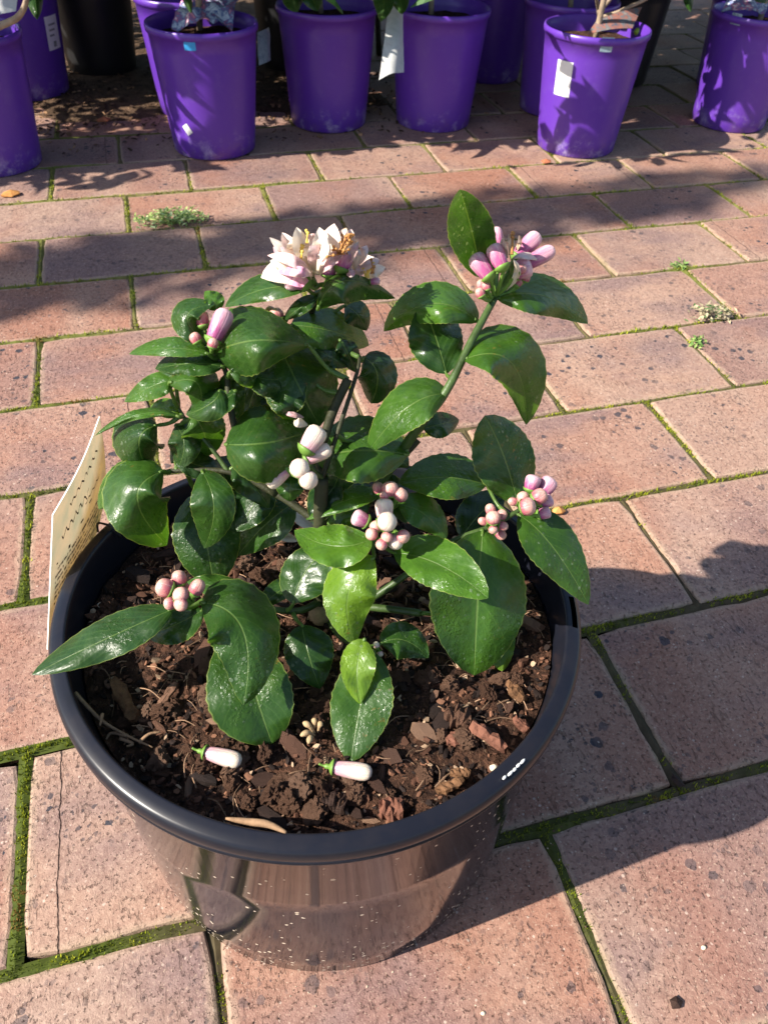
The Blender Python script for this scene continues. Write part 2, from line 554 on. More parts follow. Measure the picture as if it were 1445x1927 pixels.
def mat_clod():
    t = NT('crumbly brown peat')
    r = obj_random(t)
    oc = t.coord('Object')
    base = t.ramp(r, [(0.0, (0.110, 0.058, 0.038)), (0.5, (0.205, 0.112, 0.072)), (1.0, (0.33, 0.20, 0.135))])
    n1 = t.noise(oc, 380, 5, 0.7)
    base = t.mix(t.math('MULTIPLY', t.step(n1, 0.36, 0.66), 0.75), base, t.mix(1.0, base, (0.38, 0.34, 0.32), 'MULTIPLY'))
    fl = t.step(t.noise(oc, 900, 2), 0.66, 0.74)
    base = t.mix(t.math('MULTIPLY', fl, 0.45), base, (0.34, 0.22, 0.14))
    nrm = t.bump(t.math('ADD', n1, t.noise(oc, 1100, 3)), 0.95, 0.0016)
    t.bsdf(base, 0.92, nrm, 0.12)
    return t.m


def mat_soil():
    t = NT('dark fine potting mix')
    oc = t.coord('Object')
    n1 = t.noise(oc, 130, 6, 0.72)
    base = t.ramp(n1, [(0.30, (0.018, 0.011, 0.009)), (0.50, (0.070, 0.035, 0.022)), (0.62, (0.145, 0.070, 0.042)), (0.78, (0.25, 0.135, 0.08))])
    fl = t.step(t.noise(t.mapping(oc, scale=(1, 0.4, 1), rot=(0, 0, 0.6)), 650, 2), 0.64, 0.70)
    base = t.mix(t.math('MULTIPLY', fl, 0.6), base, (0.25, 0.16, 0.10))
    nrm = t.bump(t.math('ADD', n1, t.noise(oc, 520, 4, 0.7)), 1.0, 0.004)
    t.bsdf(base, 0.9, nrm, 0.15)
    return t.m


def mat_tag():
    """printed care card seen at a grazing angle: cream ground, yellow picture block, lines of small type"""
    t = NT('printed plastic card')
    uv = t.n('ShaderNodeUVMap', uv_map='UVMap').outputs[0]
    sep = t.n('ShaderNodeSeparateXYZ'); t.set(sep.inputs[0], uv)
    u, v = sep.outputs[0], sep.outputs[1]           # u along the top edge, v downwards
    n1 = t.noise(uv, 5, 3)
    c = t.mix(t.step(n1, 0.4, 0.65), (0.68, 0.60, 0.47), (0.56, 0.55, 0.44))
    edge = t.math('ADD', v, t.math('MULTIPLY', u, 0.55))
    yel = t.step(t.math('ADD', edge, t.math('MULTIPLY', n1, 0.12)), 0.66, 0.80)
    c = t.mix(yel, c, t.mix(t.step(t.noise(uv, 9, 4), 0.35, 0.7), (0.56, 0.45, 0.27), (0.45, 0.37, 0.25)))
    pic = t.math('MULTIPLY', t.step(u, 0.62, 0.78), t.step(v, 0.42, 0.60))
    c = t.mix(t.math('MULTIPLY', pic, t.step(t.noise(uv, 24, 4, 0.7), 0.40, 0.62)), c, (0.10, 0.13, 0.05))
    # rows of small print
    row = t.math('FRACT', t.math('MULTIPLY', v, 25.0))
    inrow = t.math('MULTIPLY', t.math('GREATER_THAN', row, 0.25), t.math('LESS_THAN', row, 0.72))
    letters = t.math('GREATER_THAN', t.noise(t.mapping(uv, scale=(52, 25, 1)), 1.0, 1), 0.47)
    block = t.math('MULTIPLY', t.math('GREATER_THAN', v, 0.44), t.math('LESS_THAN', v, 0.93))
    block = t.math('MULTIPLY', block, t.math('MULTIPLY', t.math('GREATER_THAN', u, 0.07), t.math('LESS_THAN', u, 0.86)))
    ink = t.math('MULTIPLY', t.math('MULTIPLY', inrow, letters), block)
    c = t.mix(t.math('MULTIPLY', ink, 0.85), c, (0.05, 0.035, 0.03))
    b = t.bsdf(c, 0.35, None, 0.4)
    tr = t.n('ShaderNodeBsdfTranslucent'); t.set(tr.inputs[0], c)
    ms = t.n('ShaderNodeMixShader'); ms.inputs[0].default_value = 0.72
    t.t.links.new(b.outputs[0], ms.inputs[1]); t.t.links.new(tr.outputs[0], ms.inputs[2])
    t.t.links.new(ms.outputs[0], t.out.inputs[0])
    return t.m


def mat_blotch(name, cols, scale=60, rough=0.3):
    t = NT(name)
    oc = t.coord('Object')
    n1 = t.noise(oc, scale, 4, 0.65, dist=0.6)
    c = t.ramp(n1, [(0.30 + 0.4 * i / max(1, len(cols) - 1), c) for i, c in enumerate(cols)], 'CONSTANT' if False else 'LINEAR')
    t.bsdf(c, rough, t.bump(n1, 0.3, 0.002), 0.5)
    return t.m


M = {}
M['paver'] = mat_paver()
M['leaf'] = mat_leaf()
M['pot'] = mat_pot()
M['purple'] = mat_purple()
M['bud_pink'] = mat_bud('pink bud skin', (0.38, 0.095, 0.125), (0.66, 0.40, 0.31), 0.72)
M['bud_mauve'] = mat_bud('mauve bud skin', (0.36, 0.075, 0.205), (0.70, 0.47, 0.48), 0.70)
M['bud_white'] = mat_bud('white bud skin', (0.50, 0.20, 0.30), (0.68, 0.57, 0.45), 0.42)
M['petal'] = mat_petal()
M['bark'] = mat_bark()
M['clod'] = mat_clod()
M['soil'] = mat_soil()
M['card'] = mat_tag()
M['stem'] = mat_simple('green brown citrus stem', (0.060, 0.105, 0.025), 0.45, 0.4, (400, 0.5, 0.0006), 0.6, 90)
M['stem_dark'] = mat_simple('brown citrus bark', (0.040, 0.042, 0.018), 0.6, 0.3, (350, 0.7, 0.0008), 0.5, 120)
M['wood'] = mat_simple('pale woody stem base', (0.36, 0.24, 0.15), 0.8, 0.2, (300, 0.8, 0.001), 0.5, 120)
M['stalk'] = mat_simple('green flower stalk', (0.13, 0.24, 0.04), 0.5, 0.4)
M['stamen'] = mat_simple('yellow stamens', (0.75, 0.52, 0.10), 0.6, 0.3)
M['dry'] = mat_simple('dry brown flower parts', (0.50, 0.24, 0.08), 0.8, 0.2, (600, 0.5, 0.0006), 0.4, 300)
M['white_card'] = mat_simple('white card edge', (0.82, 0.82, 0.80), 0.4, 0.4)
M['ink'] = mat_simple('dark brown print', (0.055, 0.03, 0.02), 0.5, 0.3)
M['sand'] = mat_simple('grey brown jointing sand', (0.085, 0.066, 0.045), 0.95, 0.1, (500, 0.8, 0.003), 0.6, 70)
M['dirt'] = mat_simple('loose dark dirt', (0.15, 0.095, 0.06), 0.95, 0.1, (160, 1.0, 0.006), 0.7, 45)
M['ground'] = mat_simple('bare earth', (0.16, 0.12, 0.09), 0.95, 0.1, (4, 0.6, 0.02), 0.4, 2)
M['moss'] = mat_col('moss', 0.8, 0.15, transl=0.2)
M['weed'] = mat_col('pale weed', 0.7, 0.2, transl=0.25)
M['litter'] = mat_col('leaf litter', 0.85, 0.15)
M['crown'] = mat_col('citrus foliage', 0.35, 0.5, transl=0.2)
M['trunk'] = mat_simple('pale twiggy bark', (0.40, 0.30, 0.21), 0.8, 0.2, (160, 0.7, 0.002), 0.5, 40)
M['label_white'] = mat_simple('white paper sticker', (0.80, 0.80, 0.77), 0.5, 0.3, None, 0.06, 60)
M['label_print'] = mat_simple('grey sticker print', (0.38, 0.40, 0.36), 0.6, 0.2, None, 0.4, 200)
M['sleeve'] = mat_blotch('printed plant sleeve', [(0.05, 0.10, 0.28), (0.70, 0.72, 0.75), (0.10, 0.16, 0.35), (0.60, 0.16, 0.26), (0.78, 0.78, 0.78)], 55)
M['photo'] = mat_blotch('printed photo card', [(0.06, 0.10, 0.14), (0.36, 0.14, 0.10), (0.12, 0.16, 0.18), (0.42, 0.30, 0.24)], 70)
M['blue'] = mat_simple('blue tag', (0.04, 0.34, 0.72), 0.35, 0.5, None, 0.3, 90)
M['teal'] = mat_blotch('blue grey tag', [(0.08, 0.12, 0.18), (0.30, 0.40, 0.46), (0.10, 0.14, 0.22)], 130)
M['black'] = mat_simple('matt black plastic', (0.015, 0.015, 0.016), 0.4, 0.5)
M['orange'] = mat_simple('dry orange leaf', (0.62, 0.28, 0.08), 0.7, 0.3, (300, 0.5, 0.001), 0.35, 120)
M['redchip'] = mat_simple('broken terracotta', (0.40, 0.14, 0.07), 0.85, 0.2, (300, 0.6, 0.001), 0.3, 120)
M['pebble'] = mat_simple('cream grit', (0.72, 0.62, 0.45), 0.6, 0.3, (500, 0.4, 0.0006), 0.2, 200)
M['tag_shaded'] = mat_blotch('white tag with shade tint', [(0.44, 0.45, 0.43), (0.58, 0.58, 0.55), (0.50, 0.47, 0.45)], 45)  # white tag, the shade it hangs in is put into the grey
M['lime'] = mat_simple('lime green fruitlet', (0.36, 0.55, 0.06), 0.4, 0.5)
M['drybrown'] = mat_simple('tan dry twig', (0.34, 0.21, 0.12), 0.85, 0.2, (500, 0.5, 0.0008), 0.45, 160)
M['tan'] = mat_simple('pale dry petals', (0.44, 0.31, 0.17), 0.8, 0.2, (500, 0.5, 0.0008), 0.3, 160)
M['redbark'] = mat_simple('fresh red bark', (0.21, 0.088, 0.056), 0.8, 0.2, (350, 0.9, 0.0015), 0.6, 150)
M['brownbark'] = mat_simple('weathered brown bark', (0.19, 0.095, 0.045), 0.8, 0.2, (350, 0.9, 0.0015), 0.6, 150)

# ------------------------------------------------------------------ ground, pavement
gm = mesh_of('ground', [(-60, -60, -0.06), (60, -60, -0.06), (60, 60, -0.06), (-60, 60, -0.06)], [(0, 1, 2, 3)], [M['ground']])
tag(link('ground', gm), kind='structure')

PL, PW = 0.238, 0.151872
VROW = [-0.00354373, 0.15347894, 0.30544539, 0.45704708, 0.60716901, 0.76016254, 0.91152603, 1.06113522]
OFFR = [0.0094, 0.0064, 0.0005, -0.0039, 0.0062, -0.0051, -0.0024, -0.0111]


def vline(k):
    if k < 0: return VROW[0] + k * PW
    if k < 8: return VROW[k]
    return VROW[7] + (k - 7) * PW


def roff(r):
    o = OFFR[r] if 0 <= r < 8 else random.Random(r + 50).uniform(-0.006, 0.006)
    return o + (0.0 if r % 2 else 0.5 * PL)


pav = mesh_of('pavement', [(-1.4, -0.7, -0.016), (3.4, -0.7, -0.016), (3.4, 3.6, -0.016), (-1.4, 3.6, -0.016)], [(0, 1, 2, 3)], [M['sand']])
pav_o = tag(link('pavement', pav), kind='structure')


def paver_mesh(seed, hx, hy):
    rr = random.Random(seed)
    ring = []
    nx, ny = 9, 6
    for i in range(nx): ring.append((-hx + 2 * hx * i / nx, -hy))
    for i in range(ny): ring.append((hx, -hy + 2 * hy * i / ny))
    for i in range(nx): ring.append((hx - 2 * hx * i / nx, hy))
    for i in range(ny): ring.append((-hx, hy - 2 * hy * i / ny))
    n = len(ring)
    V, F = [], []
    jit = [rr.gauss(0, 0.0006) for _ in range(n)]
    chip = [max(0.0, rr.gauss(-0.0008, 0.0012)) for _ in range(n)]
    for (inset, z) in ((0.0, -0.05), (0.0, -0.0032), (0.0010, -0.0009), (0.0030, 0.0)):
        for k, (x, y) in enumerate(ring):
            d = Vector((x / hx, y / hy))
            ins = inset + jit[k] * 0.9 + chip[k] * (1 if z > -0.01 else 0)
            sx = max(0.0, 1 - ins / hx); sy = max(0.0, 1 - ins / hy)
            cx = -0.0022 if abs(abs(x) - hx) < 1e-6 and abs(abs(y) - hy) < 1e-6 else 0
            px, py = x, y
            if abs(abs(x) - hx) < 1e-6: px = math.copysign(hx - ins + cx, x)
            else: px = x * (1 - inset / hx)
            if abs(abs(y) - hy) < 1e-6: py = math.copysign(hy - ins + cx, y)
            else: py = y * (1 - inset / hy)
            V.append((px, py, z))
    for i in range(3):
        for k in range(n):
            F.append((i * n + k, i * n + (k + 1) % n, (i + 1) * n + (k + 1) % n, (i + 1) * n + k))
    F.append(tuple(range(3 * n, 4 * n)))
    return mesh_of('paver', V, F, [M['paver']], smooth=False)


PMESH = [paver_mesh(s, PL / 2 - 0.0023, PW / 2 - 0.0022) for s in range(6)]
slots = []
JOINTS = []                                     # (x0, y0, x1, y1)
for r in range(-3, 24):
    y0, y1 = vline(r - 1), vline(r)
    o = roff(r)
    for n in range(-7, 15):
        x0 = n * PL + o
        if x0 < -1.3 or x0 > 3.1: continue
        slots.append((x0 + PL / 2, (y0 + y1) / 2, y1 - y0))
        JOINTS.append((x0, y0, x0, y1))
    JOINTS.append((-1.0, y1, 3.1, y1))


def in_view(x, y, m=160):
    for dx in (-0.1, 0, 0.1):
        for dy in (-0.06, 0, 0.06):
            p = project((x + dx, y + dy, 0))
            if p and -m < p[0] < 1445 + m and -m < p[1] < 1927 + m: return True
    return False


vis = [s for s in slots if in_view(s[0], s[1])]
vis.sort(key=lambda s: (s[0] - 0.17) ** 2 + (s[1] + 0.2) ** 2)
parts, rest = vis[:290], vis[290:] + [s for s in slots if s not in set(vis)]
pr = random.Random(3)
for i, (x, y, w) in enumerate(parts):
    o = link('paver', PMESH[pr.randrange(6)], pav_o)
    o.location = (x + pr.gauss(0, 0.0006), y + pr.gauss(0, 0.0006), pr.gauss(0, 0.0007))
    o.rotation_euler = (pr.gauss(0, 0.004), pr.gauss(0, 0.003), pr.gauss(0, 0.003) + (math.pi if pr.random() < .5 else 0))
acc = Acc()
hx, hy = PL / 2 - 0.0027, PW / 2 - 0.0025
for (x, y, w) in rest:
    acc.add([(x - hx, y - hy, -0.03), (x + hx, y - hy, -0.03), (x + hx, y + hy, -0.03), (x - hx, y + hy, -0.03),
             (x - hx, y - hy, 0), (x + hx, y - hy, 0), (x + hx, y + hy, 0), (x - hx, y + hy, 0)],
            [(4, 5, 6, 7), (0, 1, 5, 4), (1, 2, 6, 5), (2, 3, 7, 6), (3, 0, 4, 7)])
po = acc.build('outer_pavers', [M['paver']], pav_o, smooth=False)
po['kind'] = 'stuff'

# ------------------------------------------------------------------ moss in the joints
def moss():
    pts = []
    for (x0, y0, x1, y1) in JOINTS:
        L = math.hypot(x1 - x0, y1 - y0)
        n = int(L / 0.00050)
        for _ in range(n):
            t = random.random()
            x, y = x0 + (x1 - x0) * t, y0 + (y1 - y0) * t
            if y > 1.32 or y < -0.35 or x < -0.25 or x > 1.7: continue
            p = project((x, y, 0))
            if not p or not (-60 < p[0] < 1505 and -20 < p[1] < 2000): continue
            dist = math.hypot(x - 0.17, y + 0.2)
            k = 1.0 if dist < 0.55 else (0.55 if dist < 0.9 else 0.22)
            if random.random() > k: continue
            hor = abs(y1 - y0) < 1e-6
            nz = mnoise.noise(Vector((x * 9, y * 9, 0.3))) + 0.5 * mnoise.noise(Vector((x * 31, y * 31, 4)))
            left = 0.55 * math.exp(-((x - 0.0) / 0.12) ** 2) + (0.18 if y < 0.16 else 0)
            if nz + left + (0.16 if hor else 0.10) < -0.12 + 0.25 * random.random(): continue
            side = random.gauss(0, 0.0020)
            if hor: y += side
            else: x += side
            pts.append((x, y, k, nz + left))
    V, F, C = [], [], []
    for (x, y, k, nz) in pts:
        c_n = mnoise.noise(Vector((x * 40, y * 40, 9))) * 0.5 + 0.5 + random.uniform(-.18, .18)
        dark = mnoise.noise(Vector((x * 14, y * 14, 2)))
        if dark < -0.42: base = (0.24, 0.14, 0.035)
        elif c_n < 0.38: base = (0.10, 0.14, 0.014)
        elif c_n < 0.68: base = (0.24, 0.28, 0.018)
        else: base = (0.42, 0.43, 0.035)
        s = (1.0 if k == 1 else 1.5 if k > 0.5 else 2.2)
        zt = -0.0022 + max(0, nz) * 0.0032
        for b in range(3):
            a = random.uniform(0, 6.283)
            ln = random.uniform(0.0014, 0.0034) * s
            h = random.uniform(0.0006, 0.0034) * (s ** 0.5)
            wd = random.uniform(0.00025, 0.0006) * s
            ca, sa = math.cos(a), math.sin(a)
            i = len(V)
            V += [(x - sa * wd, y + ca * wd, zt - 0.001), (x + sa * wd, y - ca * wd, zt - 0.001), (x + ca * ln * .6, y + sa * ln * .6, zt + h)]
            F.append((i, i + 1, i + 2))
            f = random.uniform(0.75, 1.25)
            C += [(base[0] * f, base[1] * f, base[2] * f, 1)] * 3
    # cushion under the tufts
    for (x0, y0, x1, y1) in JOINTS:
        L = math.hypot(x1 - x0, y1 - y0)
        n = max(2, int(L / 0.006))
        hor = abs(y1 - y0) < 1e-6
        prev = None
        for k in range(n + 1):
            t = k / n
            x, y = x0 + (x1 - x0) * t, y0 + (y1 - y0) * t
            if y > 2.2 or y < -0.4 or x < -0.4 or x > 2.6:
                prev = None
                continue
            nz = mnoise.noise(Vector((x * 9, y * 9, 0.3))) + 0.55 * math.exp(-(x / 0.12) ** 2)
            h = -0.0020 + (0.0008 if y < 0.16 else 0) + 0.0028 * max(-0.6, min(1, nz + 0.1)) + random.uniform(-.0006, .0006)
            w = 0.0052
            i = len(V)
            e = (0, 1) if hor else (1, 0)
            for s2, zz in ((-1, -0.0016), (0, 0), (1, -0.0016)):
                V.append((x + e[0] * s2 * w, y + e[1] * s2 * w, h + zz))
                g = min(1, max(0, nz + 0.40))
                far = min(1, max(0, (y - 0.35) / 0.5))
                if s2 == 0: V[-1] = (V[-1][0], V[-1][1], V[-1][2] + .0012 * far)
                f = random.uniform(.7, 1.2)
                C.append(((0.105 - 0.03 * g + .10 * far) * f, (0.078 + 0.02 * g + .085 * far) * f, (0.046 - 0.03 * g + .03 * far) * f, 1))
            if prev is not None:
                F.append((prev, prev + 1, i + 1, i)); F.append((prev + 1, prev + 2, i + 2, i + 1))
            prev = i
    me = mesh_of('moss', V, F, [M['moss']], smooth=False, cols=C)
    return tag(link('moss', me), 'green and rusty moss growing in the joints between the brick pavers', 'moss', kind='stuff')


moss()

# ------------------------------------------------------------------ main pot
PC = Vector((0.22335, 0.0712, 0.0))            # pot axis
RIM_Z = 0.2232
prof = [(0.002, 0.003), (0.120, 0.003), (0.1245, 0.0), (0.1265, 0.0006), (0.1282, 0.004), (0.1300, 0.03), (0.1335, 0.12), (0.1367, 0.2080),
        (0.1420, 0.2084), (0.1430, 0.2092), (0.1432, 0.2104), (0.1424, 0.2110), (0.1420, 0.2116), (0.1423, 0.2122), (0.1430, 0.2128), (0.1435, 0.2142),
        (0.1435, 0.2168), (0.1431, 0.2188), (0.1422, 0.2203), (0.1408, 0.2212), (0.1378, 0.2219), (0.1358, 0.2224), (0.1350, 0.2225), (0.1344, 0.2218),
        (0.1338, 0.2200), (0.1300, 0.19), (0.1270, 0.10), (0.124, 0.012), (0.002, 0.010)]
NP = 192
a0 = U(1052, 1125, 0.2225) - PC
a1 = U(1072, 1190, 0.2225) - PC
k0 = math.atan2(a1.y, a1.x) / (2 * math.pi) * NP
k1 = math.atan2(a0.y, a0.x) / (2 * math.pi) * NP
SQ = Vector((math.cos(rad(72)), math.sin(rad(72))))


def squash(x, y, k=0.84):
    # the soft pot is pressed flat on its far side
    d = x * SQ.x + y * SQ.y
    if d <= 0: return x, y
    e = d * (k - 1)
    return x + SQ.x * e, y + SQ.y * e


V, F = lathe(prof, NP, skip=lambda i, k: i == 19 and (k0 <= k <= k1 or k0 <= k - NP <= k1 ))
V = [(*squash(v[0], v[1], 1 - 0.16 * min(1, max(0, v[2] / 0.2))), v[2]) for v in V]
pot = tag(link('plant_pot', mesh_of('plant_pot', V, F, [M['pot']]), None, PC),
          'large glossy black plastic pot with rolled rim, holding the flowering lemon bush', 'plant pot')
# scuffs on the rim
acc = Acc()
for (px, py, l) in ((949, 1464, 3.5), (960, 1456, 5.5), (968, 1449, 4.0), (975, 1441, 4.0), (983, 1434, 5.5)):
    c = U(px, py, 0.2229) - PC
    ang = math.atan2(c.y, c.x) + math.pi / 2
    s = 0.00033
    n = 8
    vv = []
    for zz in (0.2226, 0.2235):
        for k in range(n):
            th = 2 * math.pi * k / n
            dx, dy = math.cos(th) * l * s, math.sin(th) * 1.9 * s * random.uniform(.8, 1.1)
            vv.append((c.x + dx * math.cos(ang) - dy * math.sin(ang), c.y + dx * math.sin(ang) + dy * math.cos(ang), zz))
    acc.add(vv, [tuple(range(n, 2 * n))] + [(k, (k + 1) % n, n + (k + 1) % n, n + k) for k in range(n)])
acc.build('scuff_mark', [M['label_white']], pot)

# ------------------------------------------------------------------ potting mix
SOIL_Z = 0.198
mix = tag(empty('potting_mix', PC + Vector((0, 0, 0.02))), 'crumbly brown bark potting mix filling the big black pot', 'potting mix')


def soil_h(x, y):
    """height of the surface, pot centred coordinates"""
    r = math.hypot(x, y)
    h = SOIL_Z + 0.0045 * mnoise.noise(Vector((x * 22, y * 22, 1))) + 0.003 * mnoise.noise(Vector((x * 60, y * 60, 5)))
    h += 0.0015 * mnoise.noise(Vector((x * 190, y * 190, 7)))
    h += 0.007 * math.exp(-((x - 0.0) ** 2 + (y + 0.06) ** 2) / 0.005)
    return h


V, F = [(0, 0, soil_h(0, 0))], []
NR, NA = 62, 190
for i in range(1, NR + 1):
    for k in range(NA):
        r = 0.1303 * i / NR
        a = 2 * math.pi * k / NA
        x, y = squash(r * math.cos(a), r * math.sin(a))
        V.append((x, y, soil_h(x, y) + random.uniform(-.0007, .0007)))
for k in range(NA): F.append((0, 1 + k, 1 + (k + 1) % NA))
for i in range(NR - 1):
    for k in range(NA):
        a, b = 1 + i * NA, 1 + (i + 1) * NA
        F.append((a + k, b + k, b + (k + 1) % NA, a + (k + 1) % NA))
acc = Acc()
acc.add(V, F, mi=0)


def flake(L, W, T, rr):
    n = rr.choice((5, 6, 7))
    top, bot = [], []
    for k in range(n):
        a = 2 * math.pi * k / n + rr.uniform(-.25, .25)
        x, y = L * .5 * math.cos(a) * rr.uniform(.75, 1.15), W * .5 * math.sin(a) * rr.uniform(.7, 1.15)
        top.append((x, y, T * rr.uniform(.3, .6)))
        bot.append((x * rr.uniform(.85, 1.05), y * rr.uniform(.85, 1.05), -T * rr.uniform(.3, .6)))
    V = top + bot + [(0, 0, T * .6), (0, 0, -T * .6)]
    F = []
    for k in range(n):
        j = (k + 1) % n
        F += [(k, j, 2 * n), (n + j, n + k, 2 * n + 1), (k, n + k, n + j, j)]
    return V, F


def place(V, loc, rot, s=1.0):
    m = Matrix.Translation(loc) @ rot.to_matrix().to_4x4()
    return [m @ (Vector(v) * s) for v in V]


from mathutils import Euler
fr = random.Random(5)
for i in range(4600):
    r = 0.129 * math.sqrt(fr.random()); a = fr.uniform(0, 2 * math.pi)
    x, y = squash(r * math.cos(a), r * math.sin(a))
    L = fr.uniform(0.0012, 0.0048) * (1.0 if fr.random() < .8 else 1.5)
    V, F = flake(L, L * fr.uniform(.3, .9), L * fr.uniform(.1, .4), fr)
    V = place(V, (x, y, soil_h(x, y) + fr.uniform(-.0004, .0016)), Euler((fr.gauss(0, .5), fr.gauss(0, .5), fr.uniform(0, 6.28))))
    q = fr.random()
    c = (0.020, 0.013, 0.011) if q < .40 else (0.085, 0.040, 0.025) if q < .70 else (0.19, 0.092, 0.055) if q < .92 else (0.38, 0.26, 0.17)
    f = fr.uniform(.7, 1.3)
    acc.add(V, F, (c[0] * f, c[1] * f, c[2] * f, 1), 1)
for i in range(420):
    r = 0.122 * math.sqrt(fr.random()); a = fr.uniform(0, 2 * math.pi)
    x, y = squash(r * math.cos(a), r * math.sin(a))
    L = fr.uniform(.004, .016); b = fr.uniform(0, 6.28); z = soil_h(x, y)
    c_, s_ = math.cos(b) * L * .5, math.sin(b) * L * .5
    k_ = fr.uniform(-.003, .003)
    P = smooth_path([Vector((x - c_, y - s_, z + fr.uniform(.000, .0025))), Vector((x - s_ * k_ * 90, y + c_ * k_ * 90, z + fr.uniform(.002, .0042))), Vector((x + c_, y + s_, z + fr.uniform(.000, .0025)))], 3)
    V, F = tube(P, fr.uniform(.00012, .00038), 4)
    f = fr.uniform(.4, 1.1)
    acc.add(V, F, (.34 * f, .21 * f, .13 * f, 1), 1)
fs = acc.build('fine_soil', [M['soil'], M['litter']], mix, smooth=False, loc=(0, 0, -0.02))
fs['kind'] = 'stuff'

FLAKES = [mesh_of('bark_chip', *flake(1.0, fr.uniform(.35, .75), fr.uniform(.14, .3), fr), [M['bark']], smooth=False) for _ in range(9)]


def clod_mesh(seed):
    bm = bmesh.new()
    bmesh.ops.create_icosphere(bm, subdivisions=4, radius=0.5)
    for v in bm.verts:
        p = v.co.copy()
        d = 1 + 0.35 * mnoise.noise(p * 2.2 + Vector((seed * 7, 0, 0))) + 0.30 * mnoise.noise(p * 6 + Vector((0, seed * 5, 0))) + 0.22 * mnoise.noise(p * 13 + Vector((seed, 3, 0)))
        d += 0.10 * mnoise.noise(p * 26 + Vector((seed, 9, 0)))
        v.co = Vector((p.x * d, p.y * d * .9, p.z * d * .8))
    me = bpy.data.meshes.new('clod')
    bm.to_mesh(me); bm.free()
    me.materials.append(M['clod'])
    return me


CLODS = [clod_mesh(s) for s in range(6)]
cr = random.Random(21)
clod_regions = [(400, 1330, 70, 60, 22), (470, 1440, 130, 55, 26), (650, 1500, 120, 45, 26), (780, 1260, 110, 75, 24), (590, 1300, 60, 70, 10),
                (300, 1330, 100, 90, 8), (920, 1230, 70, 120, 12), (800, 1400, 110, 80, 8), (480, 1060, 60, 40, 8), (230, 1130, 60, 60, 6)]
n_piece = 0
for (px, py, sx, sy, n) in clod_regions:
    for _ in range(int(n * .62)):
        p = U(px + cr.gauss(0, .55) * sx, py + cr.gauss(0, .55) * sy, SOIL_Z + 0.004) - PC
        if math.hypot(p.x, p.y) > 0.122: continue
        s = cr.uniform(0.006, 0.0125) * (1.25 if cr.random() < .25 else 1)
        o = link('clod', CLODS[cr.randrange(6)], mix)
        o.location = (p.x, p.y, soil_h(p.x, p.y) - 0.02 + s * .22)
        o.rotation_euler = (cr.uniform(0, 6.28), cr.uniform(0, 6.28), cr.uniform(0, 6.28))
        o.scale = (s * cr.uniform(.85, 1.3), s, s * cr.uniform(.8, 1.05))
        n_piece += 1
for _ in range(285 - n_piece):
    r = 0.122 * math.sqrt(cr.random()); a = cr.uniform(0, 6.283)
    x, y = squash(r * math.cos(a), r * math.sin(a))
    s = cr.uniform(0.006, 0.020)
    o = link('bark_chip', FLAKES[cr.randrange(9)], mix)
    o.location = (x, y, soil_h(x, y) - 0.02 + s * .10)
    o.rotation_euler = (cr.gauss(0, .38), cr.gauss(0, .38), cr.uniform(0, 6.28))
    o.scale = (s, s * cr.uniform(.7, 1.1), s * cr.uniform(.7, 1.2))


def big_chip(name, p0, p1, w, th, mat, label, zl=0.004, seed=0):
    """a large split piece lying between two photograph points on the mix"""
    rr = random.Random(seed)
    a, b = U(*p0, SOIL_Z + 0.004), U(*p1, SOIL_Z + 0.004)
    d = b - a
    L = d.length
    V, F = [], []
    n, k = 9, 8
    for i in range(n):
        t = i / (n - 1)
        ww = w * (0.25 + 0.75 * math.sin(math.pi * min(1, max(0, .08 + .8 * t))) ** .8) * rr.uniform(.72, 1.15)
        for j in range(k):
            an = 2 * math.pi * j / k
            V.append(((t - .5) * L + rr.uniform(-.04, .04) * L * (1 if i in (0, n - 1) else .2), math.cos(an) * ww * .5 * rr.uniform(.68, 1.25), math.sin(an) * th * .5 * rr.uniform(.5, 1.35)))
    for i in range(n - 1):
        for j in range(k):
            F.append((i * k + j, i * k + (j + 1) % k, (i + 1) * k + (j + 1) % k, (i + 1) * k + j))
    F.append(tuple(range(k - 1, -1, -1))); F.append(tuple(range((n - 1) * k, n * k)))
    o = link(name, mesh_of(name, V, F, [mat], smooth=False), mix)
    c = (a + b) / 2 - PC
    o.location = (c.x, c.y, soil_h(c.x, c.y) - 0.02 + zl)
    o.rotation_euler = (rr.uniform(-.2, .2), rr.uniform(-.08, .08), math.atan2(d.y, d.x))
    o['label'] = label
    return o


big_chip('bark_chip', (212, 1275), (252, 1350), 0.0105, 0.006, M['brownbark'], 'long split piece of brown bark', seed=1)
big_chip('bark_chip', (885, 1378), (950, 1425), 0.0085, 0.007, M['redbark'], 'ragged red brown stick of bark', 0.006, 2)
big_chip('bark_chip', (838, 1402), (892, 1392), 0.010, 0.005, M['redbark'], 'flat dark red bark flake', 0.004, 3)
big_chip('bark_chip', (966, 1358), (990, 1384), 0.007, 0.004, M['redbark'], 'pinkish bark flake beside the rim', 0.005, 4)
big_chip('bark_chip', (955, 1285), (985, 1322), 0.008, 0.004, M['brownbark'], 'dull brown bark flake', 0.004, 5)
big_chip('bark_chip', (846, 1462), (884, 1462), 0.006, 0.003, M['brownbark'], 'orange brown flake', 0.005, 6)
big_chip('bark_chip', (820, 1498), (868, 1478), 0.007, 0.004, M['brownbark'], 'dark bark splinter near the front', 0.004, 7)
big_chip('bark_chip', (713, 1528), (757, 1530), 0.013, 0.009, M['redbark'], 'blunt red bark lump at the front rim', 0.004, 8)
big_chip('bark_chip', (610, 1508), (652, 1520), 0.012, 0.009, M['bark'], 'dark rounded bark lump', 0.004, 9)
big_chip('bark_chip', (294, 1335), (332, 1285), 0.005, 0.003, M['bark'], 'curled dark flake', 0.005, 10)
